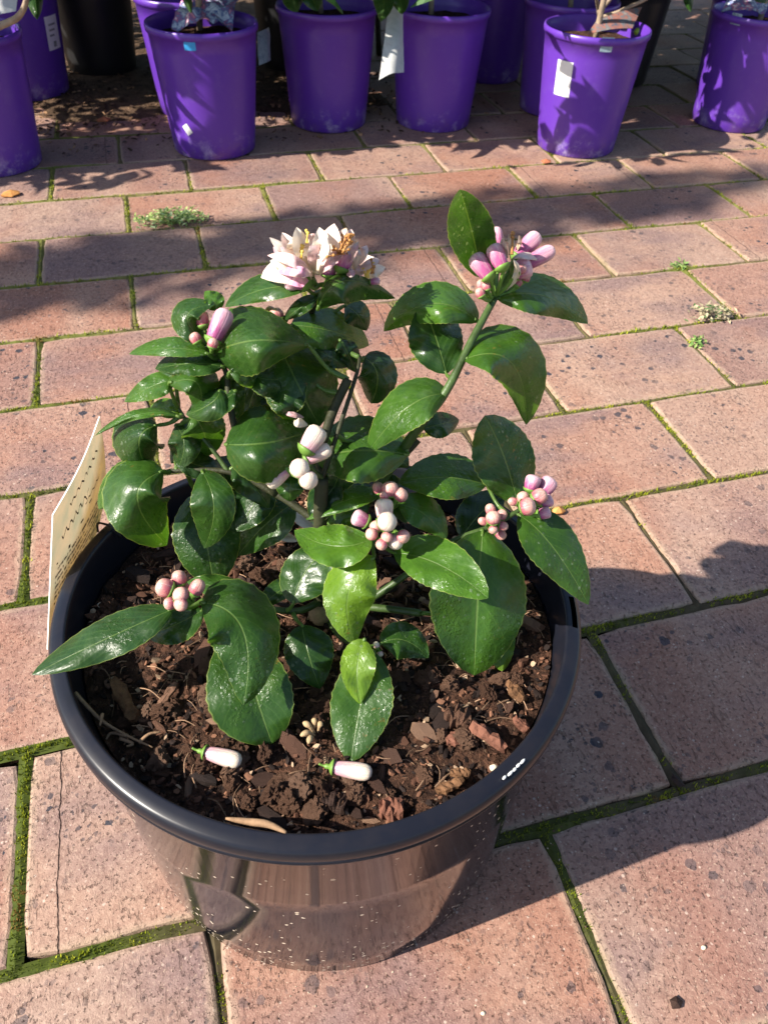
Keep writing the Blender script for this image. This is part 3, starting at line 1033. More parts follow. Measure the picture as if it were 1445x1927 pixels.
big_chip('bark_chip', (836, 1352), (882, 1368), 0.013, 0.012, M['clod'], 'blocky brown lump', 0.004, 11)
big_chip('bark_chip', (450, 1090), (490, 1115), 0.009, 0.006, M['bark'], 'shaded bark chunk', 0.004, 12)

# ------------------------------------------------------------------ surface builder for leaves and petals
def blade(base, mid, tip, wl, wr, drop_l=0.0, drop_r=0.0, nu=18, nw=12, a=0.86, b=0.72, serr=0.025, seed=0, fold=0.0, dz_wave=0.0008, minw=0.0):
    """curved sheet whose middle line runs through three photograph points with heights, half widths in photograph pixels.
    drop_l / drop_r lower (or lift) the left and right edges in metres."""
    rr = random.Random(seed)
    B, Mi, T = Vector(base), Vector(mid), Vector(tip)      # px, py, z
    C = 2 * Mi - 0.5 * (B + T)
    V, UV, W = [], [], []
    for i in range(nu + 1):
        t = i / nu
        P = (1 - t) ** 2 * B + 2 * t * (1 - t) * C + t * t * T
        D = 2 * (1 - t) * (C - B) + 2 * t * (T - C)
        d2 = Vector((D.x, D.y))
        if d2.length < 1e-6: d2 = Vector((T.x - B.x, T.y - B.y))
        d2.normalize()
        pl = Vector((d2.y, -d2.x))
        prf = max(minw * max(0.0, 1 - 1.6 * t), math.sin(math.pi * min(1, t) ** a) ** b if 0 < t < 1 else 0.0)
        prf = max(prf, 0.012)
        for j in range(nw + 1):
            s = -1 + 2 * j / nw                            # -1 left .. 1 right
            w = (wl if s < 0 else wr) * prf
            if abs(s) > 0.99 and serr:
                w *= 1 + serr * (1.0 if i % 2 else -0.6) * rr.uniform(.4, 1.3)
            q = Vector((P.x, P.y)) + pl * (-s * w)
            dz = (drop_l if s < 0 else drop_r) * (abs(s) ** 1.7) * prf
            dz += fold * (abs(s) ** .8) * prf
            dz += dz_wave * (math.sin(t * 9 + s * 2.3 + seed) + .6 * math.sin(t * 19 - s * 1.7 + seed * 2.1)) * abs(s) ** 1.3 * prf
            V.append(U(q.x, q.y, P.z + dz))
            UV.append((0.5 + 0.5 * s, t))
    F = []
    for i in range(nu):
        for j in range(nw):
            k = i * (nw + 1) + j
            F.append((k, k + 1, k + nw + 2, k + nw + 1))
    return V, F, UV


# ------------------------------------------------------------------ the lemon bush
bush = tag(empty('lemon_bush', PC + Vector((0, 0, SOIL_Z))), 'small glossy green lemon bush with white and pink blossom in the black pot', 'lemon bush')
BO = bush.location.copy()
bpy.context.view_layer.update()


def rel(V): return [Vector(v) - BO for v in V]


STEM = {
    'trunk': ([(606, 1168, .192), (604, 1120, .218), (603, 1060, .243), (602, 985, .272), (606, 900, .298)], .0058, .0042, 'stem_dark'),
    'to_flower': ([(606, 900, .292), (588, 800, .302), (566, 700, .320), (578, 615, .342), (602, 548, .366)], .0032, .0020, 'stem_dark'),
    'cut_a': ([(608, 830, .315), (626, 775, .322), (655, 713, .334)], .0036, .0034, 'stem_dark'),
    'right': ([(603, 1075, .238), (670, 975, .262), (735, 880, .290), (790, 800, .318), (840, 735, .336), (888, 640, .352), (930, 562, .364)], .0048, .0026, 'stem'),
    'cut_b': ([(735, 880, .290), (765, 848, .297), (785, 826, .302)], .0040, .0038, 'stem_dark'),
    'left': ([(602, 985, .272), (520, 930, .282), (430, 888, .290), (320, 886, .289)], .0032, .0018, 'stem_dark'),
    'left_up': ([(520, 930, .282), (455, 840, .310), (432, 760, .330), (425, 700, .341), (398, 655, .347)], .0030, .0016, 'stem_dark'),
    'mid_up': ([(606, 900, .298), (640, 800, .318), (672, 700, .335), (676, 672, .338)], .0022, .0012, 'stem_dark'),
    'low_left': ([(604, 1130, .214), (560, 1150, .222), (480, 1142, .236), (385, 1128, .246)], .0034, .0018, 'stem'),
    'low_right': ([(604, 1125, .216), (680, 1140, .224), (745, 1148, .226), (792, 1154, .226)], .0034, .0030, 'stem'),
    'centre': ([(604, 1090, .230), (650, 1050, .250), (700, 1000, .268), (722, 960, .276)], .0030, .0018, 'stem'),
    'right_low': ([(680, 1140, .224), (760, 1085, .240), (850, 1020, .256), (925, 990, .262), (985, 955, .268)], .0032, .0018, 'stem'),
    'front': ([(606, 1150, .200), (640, 1200, .208), (680, 1215, .222)], .0024, .0014, 'stem'),
    'left_small': ([(430, 888, .290), (395, 840, .300), (350, 790, .312), (335, 765, .318)], .0020, .0012, 'stem'),
    'buds_mid': ([(606, 900, .298), (590, 885, .305), (578, 865, .312)], .0022, .0015, 'stem'),
}
STEM_PTS = []
for nm, (pts, r0, r1, mt) in STEM.items():
    P = smooth_path([U(*p) for p in pts], 6)
    n = len(P)
    k_ = .78 if nm == 'trunk' else .66
    R = [k_ * (r0 + (r1 - r0) * i / (n - 1)) * (1 + .10 * mnoise.noise(P[i] * 160)) for i in range(n)]
    STEM_PTS += P
    V, F = tube(P, R, 10)
    link('stem' if nm in ('trunk', 'right') else 'branch', mesh_of('branch', rel(V), F, [M[mt]]), bush)
# woody stub at the foot of the trunk
V, F = tube([U(604, 1172, .190), U(602, 1158, .204), U(598, 1148, .212)], [.0072, .0066, .0050], 10)
link('stem', mesh_of('stem', rel(V), F, [M['wood']]), bush)

#  base (x, y, z)      middle            tip              left right  dropL dropR  tone
LEAVES = [
    ((908, 524, .368), (886, 428, .398), (865, 356, .424), 45, 43, .000, .000, .30, 1),
    ((934, 562, .363), (1022, 556, .362), (1106, 609, .338), 40, 38, -.004, -.004, .50, 2),
    ((900, 606, .354), (812, 571, .364), (722, 623, .334), 38, 42, -.006, -.004, .48, 3),
    ((840, 704, .335), (818, 630, .348), (795, 570, .360), 52, 50, -.003, -.003, .30, 4),
    ((871, 677, .346), (962, 682, .346), (990, 799, .300), 62, 44, -.014, -.004, .42, 5),
    ((841, 741, .334), (768, 766, .334), (692, 852, .306), 42, 44, -.006, -.008, .45, 6),
    ((973, 946, .262), (948, 858, .285), (912, 782, .306), 60, 56, -.002, -.006, .42, 7),
    ((975, 968, .266), (1040, 1030, .262), (1107, 1138, .235), 50, 46, -.004, -.006, .40, 8),
    ((908, 998, .262), (898, 1135, .240), (892, 1271, .206), 92, 90, -.020, .010, .42, 9),
    ((740, 1040, .264), (828, 1064, .270), (918, 1126, .270), 50, 46, .004, -.007, .52, 10),
    ((905, 1140, .215), (930, 1200, .212), (945, 1264, .203), 40, 34, -.003, -.003, .70, 11),
    ((916, 913, .272), (835, 898, .282), (750, 908, .280), 42, 46, -.005, -.006, .46, 12),
    ((868, 1012, .248), (905, 965, .252), (950, 930, .254), 40, 38, -.003, -.003, .12, 13),
    ((748, 950, .280), (796, 966, .277), (840, 1014, .264), 34, 30, -.004, -.003, .62, 14),
    ((714, 932, .284), (650, 942, .286), (576, 978, .274), 20, 24, -.003, -.005, .50, 15),
    ((700, 1013, .278), (628, 1028, .276), (554, 998, .266), 40, 42, -.006, -.005, .70, 16),
    ((704, 1048, .272), (655, 1118, .262), (668, 1213, .234), 52, 48, -.006, -.006, .72, 17),
    ((552, 1136, .234), (575, 1075, .246), (628, 1022, .256), 42, 52, -.006, -.004, .36, 18),
    ((560, 1100, .226), (522, 1115, .230), (484, 1152, .224), 18, 22, -.003, -.003, .25, 19),
    ((326, 1146, .253), (205, 1200, .250), (60, 1270, .236), 40, 38, -.003, -.006, .34, 20),
    ((382, 1148, .246), (325, 1178, .242), (274, 1196, .232), 36, 36, -.004, -.006, .40, 21),
    ((378, 1134, .258), (456, 1186, .262), (458, 1327, .238), 72, 68, -.018, -.002, .28, 22),
    ((440, 1170, .236), (478, 1300, .226), (512, 1400, .207), 70, 92, -.006, -.010, .42, 23),
    ((568, 1176, .228), (580, 1232, .224), (602, 1296, .210), 50, 44, -.006, -.006, .30, 24),
    ((686, 1203, .238), (672, 1256, .234), (678, 1325, .222), 35, 32, -.004, -.004, .85, 25),
    ((704, 1226, .228), (678, 1325, .220), (660, 1435, .206), 60, 56, -.006, -.006, .45, 26),
    ((716, 1212, .226), (760, 1205, .226), (806, 1238, .216), 34, 38, -.004, -.005, .40, 27),
    ((578, 543, .372), (500, 543, .366), (424, 577, .350), 24, 30, -.003, -.005, .42, 28),
    ((598, 582, .366), (648, 528, .383), (744, 561, .352), 14, 46, -.002, -.012, .40, 29),
    ((546, 612, .350), (622, 622, .348), (694, 650, .324), 42, 42, -.004, -.010, .40, 30),
    ((582, 652, .352), (486, 640, .370), (398, 664, .344), 66, 68, -.018, -.016, .30, 31),
    ((526, 650, .342), (566, 735, .332), (602, 802, .306), 76, 66, -.008, -.008, .26, 32),
    ((392, 666, .350), (322, 655, .350), (243, 666, .336), 16, 22, -.002, -.004, .46, 33),
    ((395, 650, .350), (352, 596, .364), (404, 572, .366), 30, 26, -.012, -.006, .40, 34),
    ((414, 582, .362), (402, 566, .366), (385, 548, .364), 18, 20, -.002, -.002, .66, 35),
    ((318, 722, .336), (372, 722, .342), (372, 784, .318), 40, 30, -.012, -.006, .36, 36),
    ((330, 715, .334), (290, 725, .332), (234, 756, .318), 26, 22, -.003, -.004, .50, 37),
    ((338, 784, .318), (260, 780, .318), (179, 820, .304), 9, 10, -.003, -.004, .55, 38),
    ((296, 800, .312), (262, 826, .312), (276, 880, .288), 50, 52, -.014, -.014, .34, 39),
    ((362, 783, .316), (382, 810, .310), (392, 858, .286), 44, 42, -.006, -.008, .42, 40),
    ((410, 806, .296), (365, 825, .294), (322, 872, .280), 34, 34, -.006, -.006, .15, 41),
    ((424, 836, .322), (494, 834, .330), (570, 816, .316), 72, 76, -.014, -.022, .32, 42),
    ((308, 886, .294), (258, 938, .292), (314, 1026, .256), 62, 66, -.016, -.010, .40, 43),
    ((296, 886, .290), (238, 908, .290), (186, 958, .270), 34, 40, -.008, -.008, .42, 44),
    ((380, 886, .292), (402, 956, .288), (384, 1032, .252), 42, 44, -.010, -.010, .36, 45),
    ((372, 925, .262), (388, 1020, .248), (404, 1109, .222), 66, 62, -.008, -.008, .32, 46),
    ((505, 898, .276), (478, 948, .268), (446, 1000, .256), 36, 36, -.004, -.004, .15, 47),
    ((556, 945, .262), (502, 985, .254), (447, 1046, .230), 42, 46, -.005, -.006, .38, 48),
    ((768, 856, .302), (670, 848, .310), (582, 868, .292), 62, 66, -.012, -.012, .38, 49),
    ((796, 806, .312), (830, 798, .312), (864, 790, .302), 24, 26, -.004, -.004, .30, 50),
    ((684, 672, .330), (710, 705, .324), (698, 759, .306), 38, 38, -.006, -.006, .20, 51),
    ((420, 690, .344), (360, 684, .344), (292, 694, .332), 24, 34, -.003, -.006, .30, 52),
    ((432, 700, .345), (470, 706, .342), (508, 736, .328), 16, 24, -.003, -.004, .38, 53),
    ((338, 782, .315), (312, 770, .316), (282, 768, .310), 16, 22, -.003, -.003, .62, 54),
    ((548, 894, .304), (546, 918, .302), (546, 944, .294), 27, 27, -.004, -.004, .34, 55),
    ((648, 575, .350), (672, 590, .348), (690, 622, .336), 24, 28, -.003, -.003, .18, 56),
    ((602, 556, .366), (566, 578, .362), (534, 602, .350), 14, 16, -.003, -.003, .20, 57),
    ((702, 918, .268), (648, 925, .266), (598, 946, .256), 24, 24, -.003, -.003, .18, 58),
    ((694, 952, .272), (655, 968, .270), (615, 986, .262), 22, 22, -.003, -.003, .60, 59),
    ((470, 1140, .240), (415, 1108, .246), (352, 1096, .240), 24, 26, -.004, -.004, .40, 60),
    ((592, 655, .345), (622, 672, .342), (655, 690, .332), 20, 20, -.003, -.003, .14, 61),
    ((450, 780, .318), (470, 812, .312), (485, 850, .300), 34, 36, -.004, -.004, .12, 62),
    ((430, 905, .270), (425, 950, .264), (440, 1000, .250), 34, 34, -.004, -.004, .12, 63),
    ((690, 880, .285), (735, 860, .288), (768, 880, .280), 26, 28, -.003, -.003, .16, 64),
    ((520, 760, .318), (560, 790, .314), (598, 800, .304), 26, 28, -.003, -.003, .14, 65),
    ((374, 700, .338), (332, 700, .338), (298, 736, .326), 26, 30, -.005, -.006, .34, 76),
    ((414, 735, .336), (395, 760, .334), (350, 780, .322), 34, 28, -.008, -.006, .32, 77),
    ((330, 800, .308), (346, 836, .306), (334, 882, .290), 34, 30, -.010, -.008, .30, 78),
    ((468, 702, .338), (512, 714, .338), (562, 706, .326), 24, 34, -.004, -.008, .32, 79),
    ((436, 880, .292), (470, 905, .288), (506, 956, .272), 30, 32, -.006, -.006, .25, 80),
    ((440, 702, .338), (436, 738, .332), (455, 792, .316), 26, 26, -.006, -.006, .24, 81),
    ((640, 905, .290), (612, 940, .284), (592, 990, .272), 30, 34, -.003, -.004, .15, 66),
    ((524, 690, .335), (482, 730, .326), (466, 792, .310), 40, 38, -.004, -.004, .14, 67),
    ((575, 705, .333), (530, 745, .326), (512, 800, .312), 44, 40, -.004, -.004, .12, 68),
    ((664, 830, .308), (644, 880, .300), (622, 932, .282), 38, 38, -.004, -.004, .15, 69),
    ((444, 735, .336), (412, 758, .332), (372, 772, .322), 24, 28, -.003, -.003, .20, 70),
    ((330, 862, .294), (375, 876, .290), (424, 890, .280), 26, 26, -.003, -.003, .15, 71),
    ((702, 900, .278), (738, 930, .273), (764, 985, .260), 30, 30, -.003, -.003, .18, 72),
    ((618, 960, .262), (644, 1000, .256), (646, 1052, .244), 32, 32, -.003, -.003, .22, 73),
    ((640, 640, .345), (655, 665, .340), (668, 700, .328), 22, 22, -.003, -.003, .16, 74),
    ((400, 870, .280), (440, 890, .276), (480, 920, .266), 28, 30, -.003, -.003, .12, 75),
]


def nearest_stem(p):
    return min(STEM_PTS, key=lambda q: (q - p).length)


SHAPE = {31: (1.55, .58), 42: (1.05, .50), 9: (.92, .62), 36: (.9, .55), 39: (.9, .55), 43: (.95, .60), 40: (.9, .58), 22: (.80, .62), 23: (1.1, .60), 7: (.95, .6), 10: (.9, .62), 26: (.95, .66), 51: (.95, .55)}


def leaf_obj(spec):
    (b, m, t, wl, wr, dl, dr, tone, sd) = spec
    lr_ = random.Random(sd * 7 + 1)
    q_ = lr_.uniform(.45, 1.0) if sd not in (31, 36, 39, 42, 43) else 1.0
    V, F, UV = blade(b, m, t, wl, wr, dl * q_, dr * q_, nu=24, nw=12, seed=sd, a=SHAPE.get(sd, (.86, .72))[0], b=SHAPE.get(sd, (.86, .72))[1], fold=lr_.uniform(-.0005, .0035) * (max(wl, wr) / 45), dz_wave=lr_.uniform(.0010, .0026))
    n0 = len(V)
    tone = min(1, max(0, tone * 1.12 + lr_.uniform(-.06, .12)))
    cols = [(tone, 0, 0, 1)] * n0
    B = U(*b)
    ns = nearest_stem(B)
    d = ns - B
    if d.length > 0.001:
        mid = B + d * .5 + Vector((0, 0, -min(.004, d.length * .15)))
        start = V[(nw_ := 13) * 1 + 6]
        Vt, Ft = tube(smooth_path([start, B, mid, ns], 4), [.0008] * 5 + [.0010] * 4 + [.0013] * 4, 7)
        V += Vt
        F += [tuple(i + n0 for i in f) for f in Ft]
        UV += [(0.5, 0.02)] * len(Vt)
        cols = cols + [(0.75, 0, 0, 1)] * len(Vt)
    return link('leaf', mesh_of('leaf', rel(V), F, [M['leaf']], cols=cols, uvs=UV), bush)


for spec in LEAVES: leaf_obj(spec)

# ---- buds: unit mesh along +z from 0 to 1, radius 1
def bud_mesh(profile, mat, n=20):
    V, F = lathe([(max(r, 1e-4), z) for r, z in profile], n)
    for i, v in enumerate(V):
        a = math.atan2(v[1], v[0])
        f = 1 - 0.035 * max(0, 1 - abs(math.sin(2.5 * a)) * 5)
        V[i] = (v[0] * f, v[1] * f, v[2])
    return mesh_of('bud', V, F, [mat])


P_ROUND = [(0.0, -.02), (.42, 0.0), (.72, .08), (.92, .24), (1.0, .46), (.95, .66), (.78, .84), (.50, .95), (.2, .995), (0, 1.0)]
P_LONG = [(0.0, -.02), (.40, 0.0), (.62, .06), (.78, .18), (.90, .38), (.98, .60), (1.0, .72), (.94, .85), (.72, .945), (.38, .99), (0, 1.0)]
P_CAL = [(0.0, -.10), (.34, -.07), (.62, 0.0), (.84, .08), (.99, .20), (.92, .21), (.60, .12)]
BUD = {}
for kind, mt in (('p', 'bud_pink'), ('m', 'bud_mauve'), ('w', 'bud_white')):
    BUD[kind + 'r'] = bud_mesh(P_ROUND, M[mt])
    BUD[kind + 'l'] = bud_mesh(P_LONG, M[mt])
CALYX = mesh_of('calyx', *lathe([(max(r, 1e-4), z) for r, z in P_CAL], 10), [M['stalk']])


def cluster(hub, buds, petals=(), stamens=(), dry=()):
    """hub: photograph point + height where the flower stalks meet. buds: (base px, tip px, radius px, kind, nearer)"""
    H = U(*hub)
    cl = link('flower_cluster', None, bush, H - BO)
    dep = depth_of(H)
    acc = Acc()
    for (bx, by, tx, ty, rp, kind, near) in buds:
        s = dep / CAM_F
        d1 = dep - near
        Bp, Tp = UD(bx, by, d1), UD(tx, ty, d1 - max(0.0, 1.8 * rp * s - math.hypot(tx - bx, ty - by) * s * .6))
        ax = Tp - Bp
        L = ax.length
        R = rp * s
        o = link('bud', BUD[kind], cl, Bp - H)
        o.rotation_euler = ax.to_track_quat('Z', 'Y').to_euler()
        o.scale = (R, R, L)
        m = Matrix.Translation(Bp - H) @ ax.to_track_quat('Z', 'Y').to_matrix().to_4x4() @ Matrix.Diagonal((R, R, min(L, R * 2.4), 1))
        V, F = lathe([(max(r, 1e-4), z) for r, z in P_CAL], 10)
        acc.add([m @ Vector(v) for v in V], F)
        mid = (Bp - H) * .5 + Vector((0, 0, -.002))
        V, F = tube(smooth_path([Vector((0, 0, 0)), mid, Bp - H], 4), .0010, 7)
        acc.add(V, F)
    if buds: acc.build('flower_stalk', [M['stalk']], cl)
    for i, (b, m, t, wl, wr, dl, dr, pink, brown) in enumerate(petals):
        V, F, UV = blade(b, m, t, wl, wr, dl, dr, nu=12, nw=6, a=1.0, b=.72, serr=0, seed=i, dz_wave=.0014, minw=.25)
        # the sheet gets a waxy thickness
        link('petal', mesh_of('petal', [v - H for v in V], F, [M['petal']], cols=[(pink, 0, brown, 1)] * len(V), uvs=UV), cl)
    for mats, lst, nm in (('stamen', stamens, 'stamen'), ('dry', dry, 'stamen')):
        if not lst: continue
        acc = Acc()
        rr = random.Random(4)
        for (px, py, z, n, sp, ln) in lst:
            for _ in range(n):
                q = U(px + rr.gauss(0, sp), py + rr.gauss(0, sp), z + rr.uniform(-.002, .002))
                base = U(px + rr.gauss(0, sp * .4), py + ln, z - .003)
                V, F = tube([base - H, (base + q) / 2 - H, q - H], [.00035, .00035, .0004], 5)
                acc.add(V, F)
                bm = bmesh.new()
                bmesh.ops.create_icosphere(bm, subdivisions=1, radius=.0008)
                acc.add([v.co * Vector((1, 1, 1.5)).x + (q - H) for v in bm.verts], [[v.index for v in f.verts] for f in bm.faces])
                bm.free()
        acc.build(nm, [M[mats]], cl)
    return cl


PETR = random.Random(17)


def pet(bx, by, tx, ty, w, zb, zt, lift=.004, pink=0, brown=0, bowx=0, bowy=0, drop=-.002):
    bowx += PETR.uniform(-7, 7); bowy += PETR.uniform(-4, 4); pink = min(1, pink + PETR.choice((0, 0, .15, .35)))
    lift += PETR.uniform(-.002, .004)
    return ((bx, by, zb), ((bx + tx) / 2 + bowx, (by + ty) / 2 + bowy, (zb + zt) / 2 + lift), (tx, ty, zt), w * PETR.uniform(.9, 1.15), w * PETR.uniform(.9, 1.15), drop + PETR.uniform(.000, .006), drop + PETR.uniform(.000, .006), pink, brown)


# white blossom head at the top
Z0 = .374
cluster((602, 535, .372), [
    (582, 536, 540, 519, 17, 'ml', .010), (640, 512, 652, 474, 16, 'ml', .012), (590, 528, 535, 536, 12, 'ml', .004), (618, 522, 618, 492, 16, 'ml', .008),
    (694, 530, 715, 528, 7, 'ml', -.004), (588, 520, 513, 496, 17, 'ml', .0)], [
    pet(578, 500, 507, 446, 10, .376, .388), pet(582, 492, 531, 437, 13, .378, .394), pet(588, 500, 558, 427, 18, .378, .400),
    pet(592, 515, 590, 448, 15, .378, .398, pink=.3), pet(594, 516, 601, 427, 18, .376, .400), pet(602, 512, 629, 420, 23, .376, .402),
    pet(586, 510, 514, 464, 16, .376, .386, pink=.6), pet(575, 508, 508, 490, 17, .375, .382), pet(588, 514, 491, 522, 25, .377, .370, .010, 0, 0, 0, -14, -.006),
    pet(590, 520, 532, 530, 22, .376, .374, .008, .8, 0, 0, -10), pet(594, 516, 638, 512, 24, .378, .374, .012, .1, 0, 0, -26, -.006),
    pet(640, 478, 652, 428, 11, .376, .396, .002, .3, .9), pet(656, 480, 661, 430, 12, .374, .394, .002, .5, .1), pet(610, 480, 640, 436, 15, .380, .397, .002, 0, 0),
    pet(662, 508, 690, 461, 10, .370, .386), pet(688, 522, 725, 502, 15, .366, .370, .004), pet(676, 500, 703, 483, 14, .366, .374, .003, .2, .3),
    pet(660, 520, 690, 505, 12, .368, .374, .002, .3), pet(560, 470, 548, 446, 14, .384, .392, .001, 0, 0), pet(600, 470, 575, 445, 16, .386, .396, .001, .1, 0),
    pet(596, 515, 614, 436, 9, .386, .402, .003, .1, 0, 6), pet(584, 514, 503, 480, 10, .384, .386, .008, .5, 0, 0, -8),
    pet(588, 518, 520, 512, 10, .386, .378, .010, .9, 0, 0, -8), pet(600, 516, 646, 474, 11, .384, .390, .006, .5, .1, 4, -6),
    pet(668, 512, 714, 488, 8, .374, .376, .006, .2, 0, 0, -5), pet(664, 510, 674, 468, 8, .376, .388, .003, .3, .2, 5),
    pet(645, 500, 674, 454, 9, .378, .390, .003, .7, .2, 5), pet(650, 512, 668, 508, 9, .380, .378, .004, .8),
    pet(590, 500, 560, 500, 20, .380, .386, .003, 0, 0), pet(605, 500, 610, 460, 20, .382, .392, .002, 0, 0)],
    stamens=[(566, 470, .393, 6, 5, 20), (690, 506, .378, 6, 6, 16), (577, 437, .399, 2, 2, 20)],
    dry=[(640, 464, .397, 22, 12, 14), (655, 440, .400, 7, 5, 14), (700, 500, .384, 5, 5, 14)])
# pink buds at the top right
cluster((932, 556, .364), [
    (928, 494, 914, 434, 15.5, 'ml', .006), (924, 525, 890, 479, 17, 'ml', .016), (948, 508, 926, 460, 16, 'ml', .020), (940, 470, 932, 427, 12, 'ml', -.008),
    (966, 488, 1014, 440, 16.5, 'ml', .000), (974, 505, 1043, 468, 15, 'ml', .004), (964, 512, 1000, 498, 20, 'ml', .008),
    (910, 548, 902, 526, 9, 'pr', .010), (918, 548, 912, 530, 8, 'pr', .012), (908, 560, 899, 542, 9, 'pr', .014), (972, 512, 990, 500, 9, 'pr', .014),
    (985, 530, 992, 514, 10, 'pr', .000), (968, 540, 982, 520, 9, 'pr', .0)], [
    pet(952, 545, 966, 488, 7, .368, .388, .002, 0, .1, 10, -4), pet(965, 486, 1030, 492, 7, .384, .376, .006, .1, .1, 0, -8),
    pet(955, 485, 946, 446, 7, .380, .394, .002, 0, .4), pet(958, 480, 956, 440, 6, .382, .396, .001, 0, .5), pet(968, 475, 976, 442, 4, .380, .392, .001, 0, 1.0)],
    dry=[(963, 444, .396, 6, 4, 34)])
cluster((398, 655, .347), [
    (398, 646, 428, 582, 18.5, 'ml', .014), (384, 618, 376, 586, 14, 'pl', .006), (374, 646, 362, 626, 11, 'pr', .010), (360, 640, 345, 628, 8, 'wr', .006),
    (398, 656, 404, 636, 10, 'pr', .018)])
cluster((540, 600, .348), [(526, 604, 514, 580, 14, 'pr', .004), (514, 600, 505, 576, 11, 'pr', -.004)])
cluster((575, 862, .312), [
    (572, 852, 604, 804, 20, 'wl', .012), (572, 868, 622, 842, 15, 'wl', .008), (562, 884, 566, 878, 18, 'wr', .022), (574, 900, 588, 908, 17, 'wr', .022),
    (545, 880, 503, 914, 15, 'wl', .010)], [
    pet(556, 790, 580, 800, 9, .322, .320), pet(530, 776, 572, 786, 5, .322, .320, .002, .5, .3), pet(552, 880, 546, 866, 8, .312, .318, .002, .9, .2)])
cluster((722, 972, .276), [
    (732, 932, 736, 908, 16, 'pr', .008), (746, 938, 762, 924, 14, 'pr', .008), (716, 930, 708, 908, 11, 'pr', .004), (726, 940, 722, 924, 9, 'pr', .010),
    (724, 984, 722, 938, 17, 'wl', .012), (722, 985, 736, 978, 18, 'wr', .024), (694, 984, 664, 970, 16, 'ml', .008), (712, 998, 702, 984, 12, 'pr', .016),
    (706, 1006, 692, 1004, 12, 'pr', .018), (730, 1006, 726, 1016, 11, 'pr', .020), (746, 1004, 742, 1034, 15, 'wr', .016), (752, 1006, 766, 1014, 13, 'pr', .018),
    (724, 1018, 712, 1032, 11, 'pr', .020)])
cluster((985, 955, .270), [
    (996, 926, 1006, 894, 15, 'ml', .004), (1012, 936, 1040, 900, 17, 'ml', .000), (988, 944, 980, 928, 12, 'pr', .008), (1002, 942, 1028, 926, 15, 'pr', .012),
    (980, 956, 1006, 950, 17, 'pr', .018), (1014, 950, 1040, 938, 13, 'ml', .002), (1010, 970, 1036, 962, 12, 'ml', .004), (974, 946, 956, 942, 8, 'pr', .008)])
cluster((925, 990, .262), [
    (928, 982, 928, 966, 14, 'pr', .014), (926, 970, 920, 948, 10, 'pr', .006), (938, 978, 950, 960, 10, 'pr', .008), (918, 984, 900, 978, 8, 'pr', .006),
    (926, 992, 930, 1002, 9, 'pr', .012), (936, 988, 956, 992, 9, 'pr', .010), (934, 998, 950, 1014, 10, 'pr', .004)])
cluster((362, 1132, .252), [
    (326, 1112, 294, 1100, 18, 'pr', .010), (340, 1102, 334, 1074, 14, 'pr', .006), (336, 1106, 322, 1090, 11, 'pr', .004), (362, 1120, 380, 1092, 14, 'pr', .008),
    (346, 1124, 334, 1114, 15, 'pr', .018), (330, 1134, 308, 1138, 12, 'pr', .014), (344, 1134, 336, 1142, 13, 'pr', .020), (352, 1112, 350, 1098, 5, 'pr', .004)])
cluster((712, 1222, .222), [(710, 1220, 706, 1208, 6, 'wr', .004), (714, 1226, 717, 1236, 6, 'wr', .004)])

# ------------------------------------------------------------------ things lying on the mix
def fallen_bud(base, tip, r, name_label):
    r *= .80
    z = SOIL_Z + 0.012
    B, T = U(*base, z), U(*tip, z)
    e = empty('fallen_bud', (B + T) / 2)
    tag(e, name_label, 'flower bud')
    ax = T - B
    L = ax.length
    m = ax.to_track_quat('Z', 'Y')
    o = link('bud', BUD['wl'], e, B + ax * .22 - e.location)
    o.rotation_euler = m.to_euler(); o.scale = (r, r, L * .78)
    acc = Acc()
    mm = Matrix.Translation(B + ax * .22 - e.location) @ m.to_matrix().to_4x4() @ Matrix.Diagonal((r * 1.0, r * 1.0, r * 1.8, 1))
    V, F = lathe([(max(a, 1e-4), b) for a, b in P_CAL], 10)
    acc.add([mm @ Vector(v) for v in V], F)
    V, F = tube(smooth_path([B - e.location + Vector((0, 0, .001)), B + ax * .1 - e.location, B + ax * .22 - e.location], 4), [.0006] * 5 + [.0013] * 4, 7)
    acc.add(V, F)
    acc.build('calyx', [M['stalk']], e)


fallen_bud((362, 1410), (454, 1434), .0052, 'fallen pale pink bud on the soil, the left one below the folded leaf')
fallen_bud((600, 1440), (700, 1456), .0052, 'fallen white bud on the soil just under the lowest leaf tip')


def lying_petal(b, m, t, w, z, label):
    V, F, UV = blade((*b, z), (*m, z + .003), (*t, z), w, w, .002, .002, nu=12, nw=6, a=1.0, b=.6, serr=0, minw=.2)
    c = U(*m, z)
    o = link('fallen_petal', mesh_of('fallen_petal', [v - c for v in V], F, [M['petal']], cols=[(0, 0, .25, 1)] * len(V), uvs=UV), None, c)
    tag(o, label, 'petal')


lying_petal((552, 950), (566, 972), (590, 996), 15, .232, 'broad white petal lying on a shaded leaf beneath the central buds')
lying_petal((516, 1006), (536, 1010), (562, 1018), 9, .236, 'narrow white petal lying on the dark leaf left of the yellow green leaf')

# dried spent blossom
e = tag(empty('dried_flower', U(590, 1375, SOIL_Z + .010)), 'dried tan flower with papery petals on the soil between the two hanging leaves', 'dried flower')
acc = Acc()
for (x, y, tx, ty) in ((595, 1385, 570, 1360), (592, 1380, 592, 1352), (598, 1382, 606, 1360), (590, 1388, 580, 1400), (595, 1385, 565, 1385)):
    A, B = U(x, y, SOIL_Z + .008), U(tx, ty, SOIL_Z + .015)
    P = smooth_path([A, (A + B) / 2 + Vector((0, 0, .003)), B], 4)
    V, F = tube([p - e.location for p in P], [.0005, .0006, .0007, .0009, .0013, .0016, .0015, .0010, .0004], 7)
    acc.add(V, F)
acc.build('petal', [M['tan']], e)

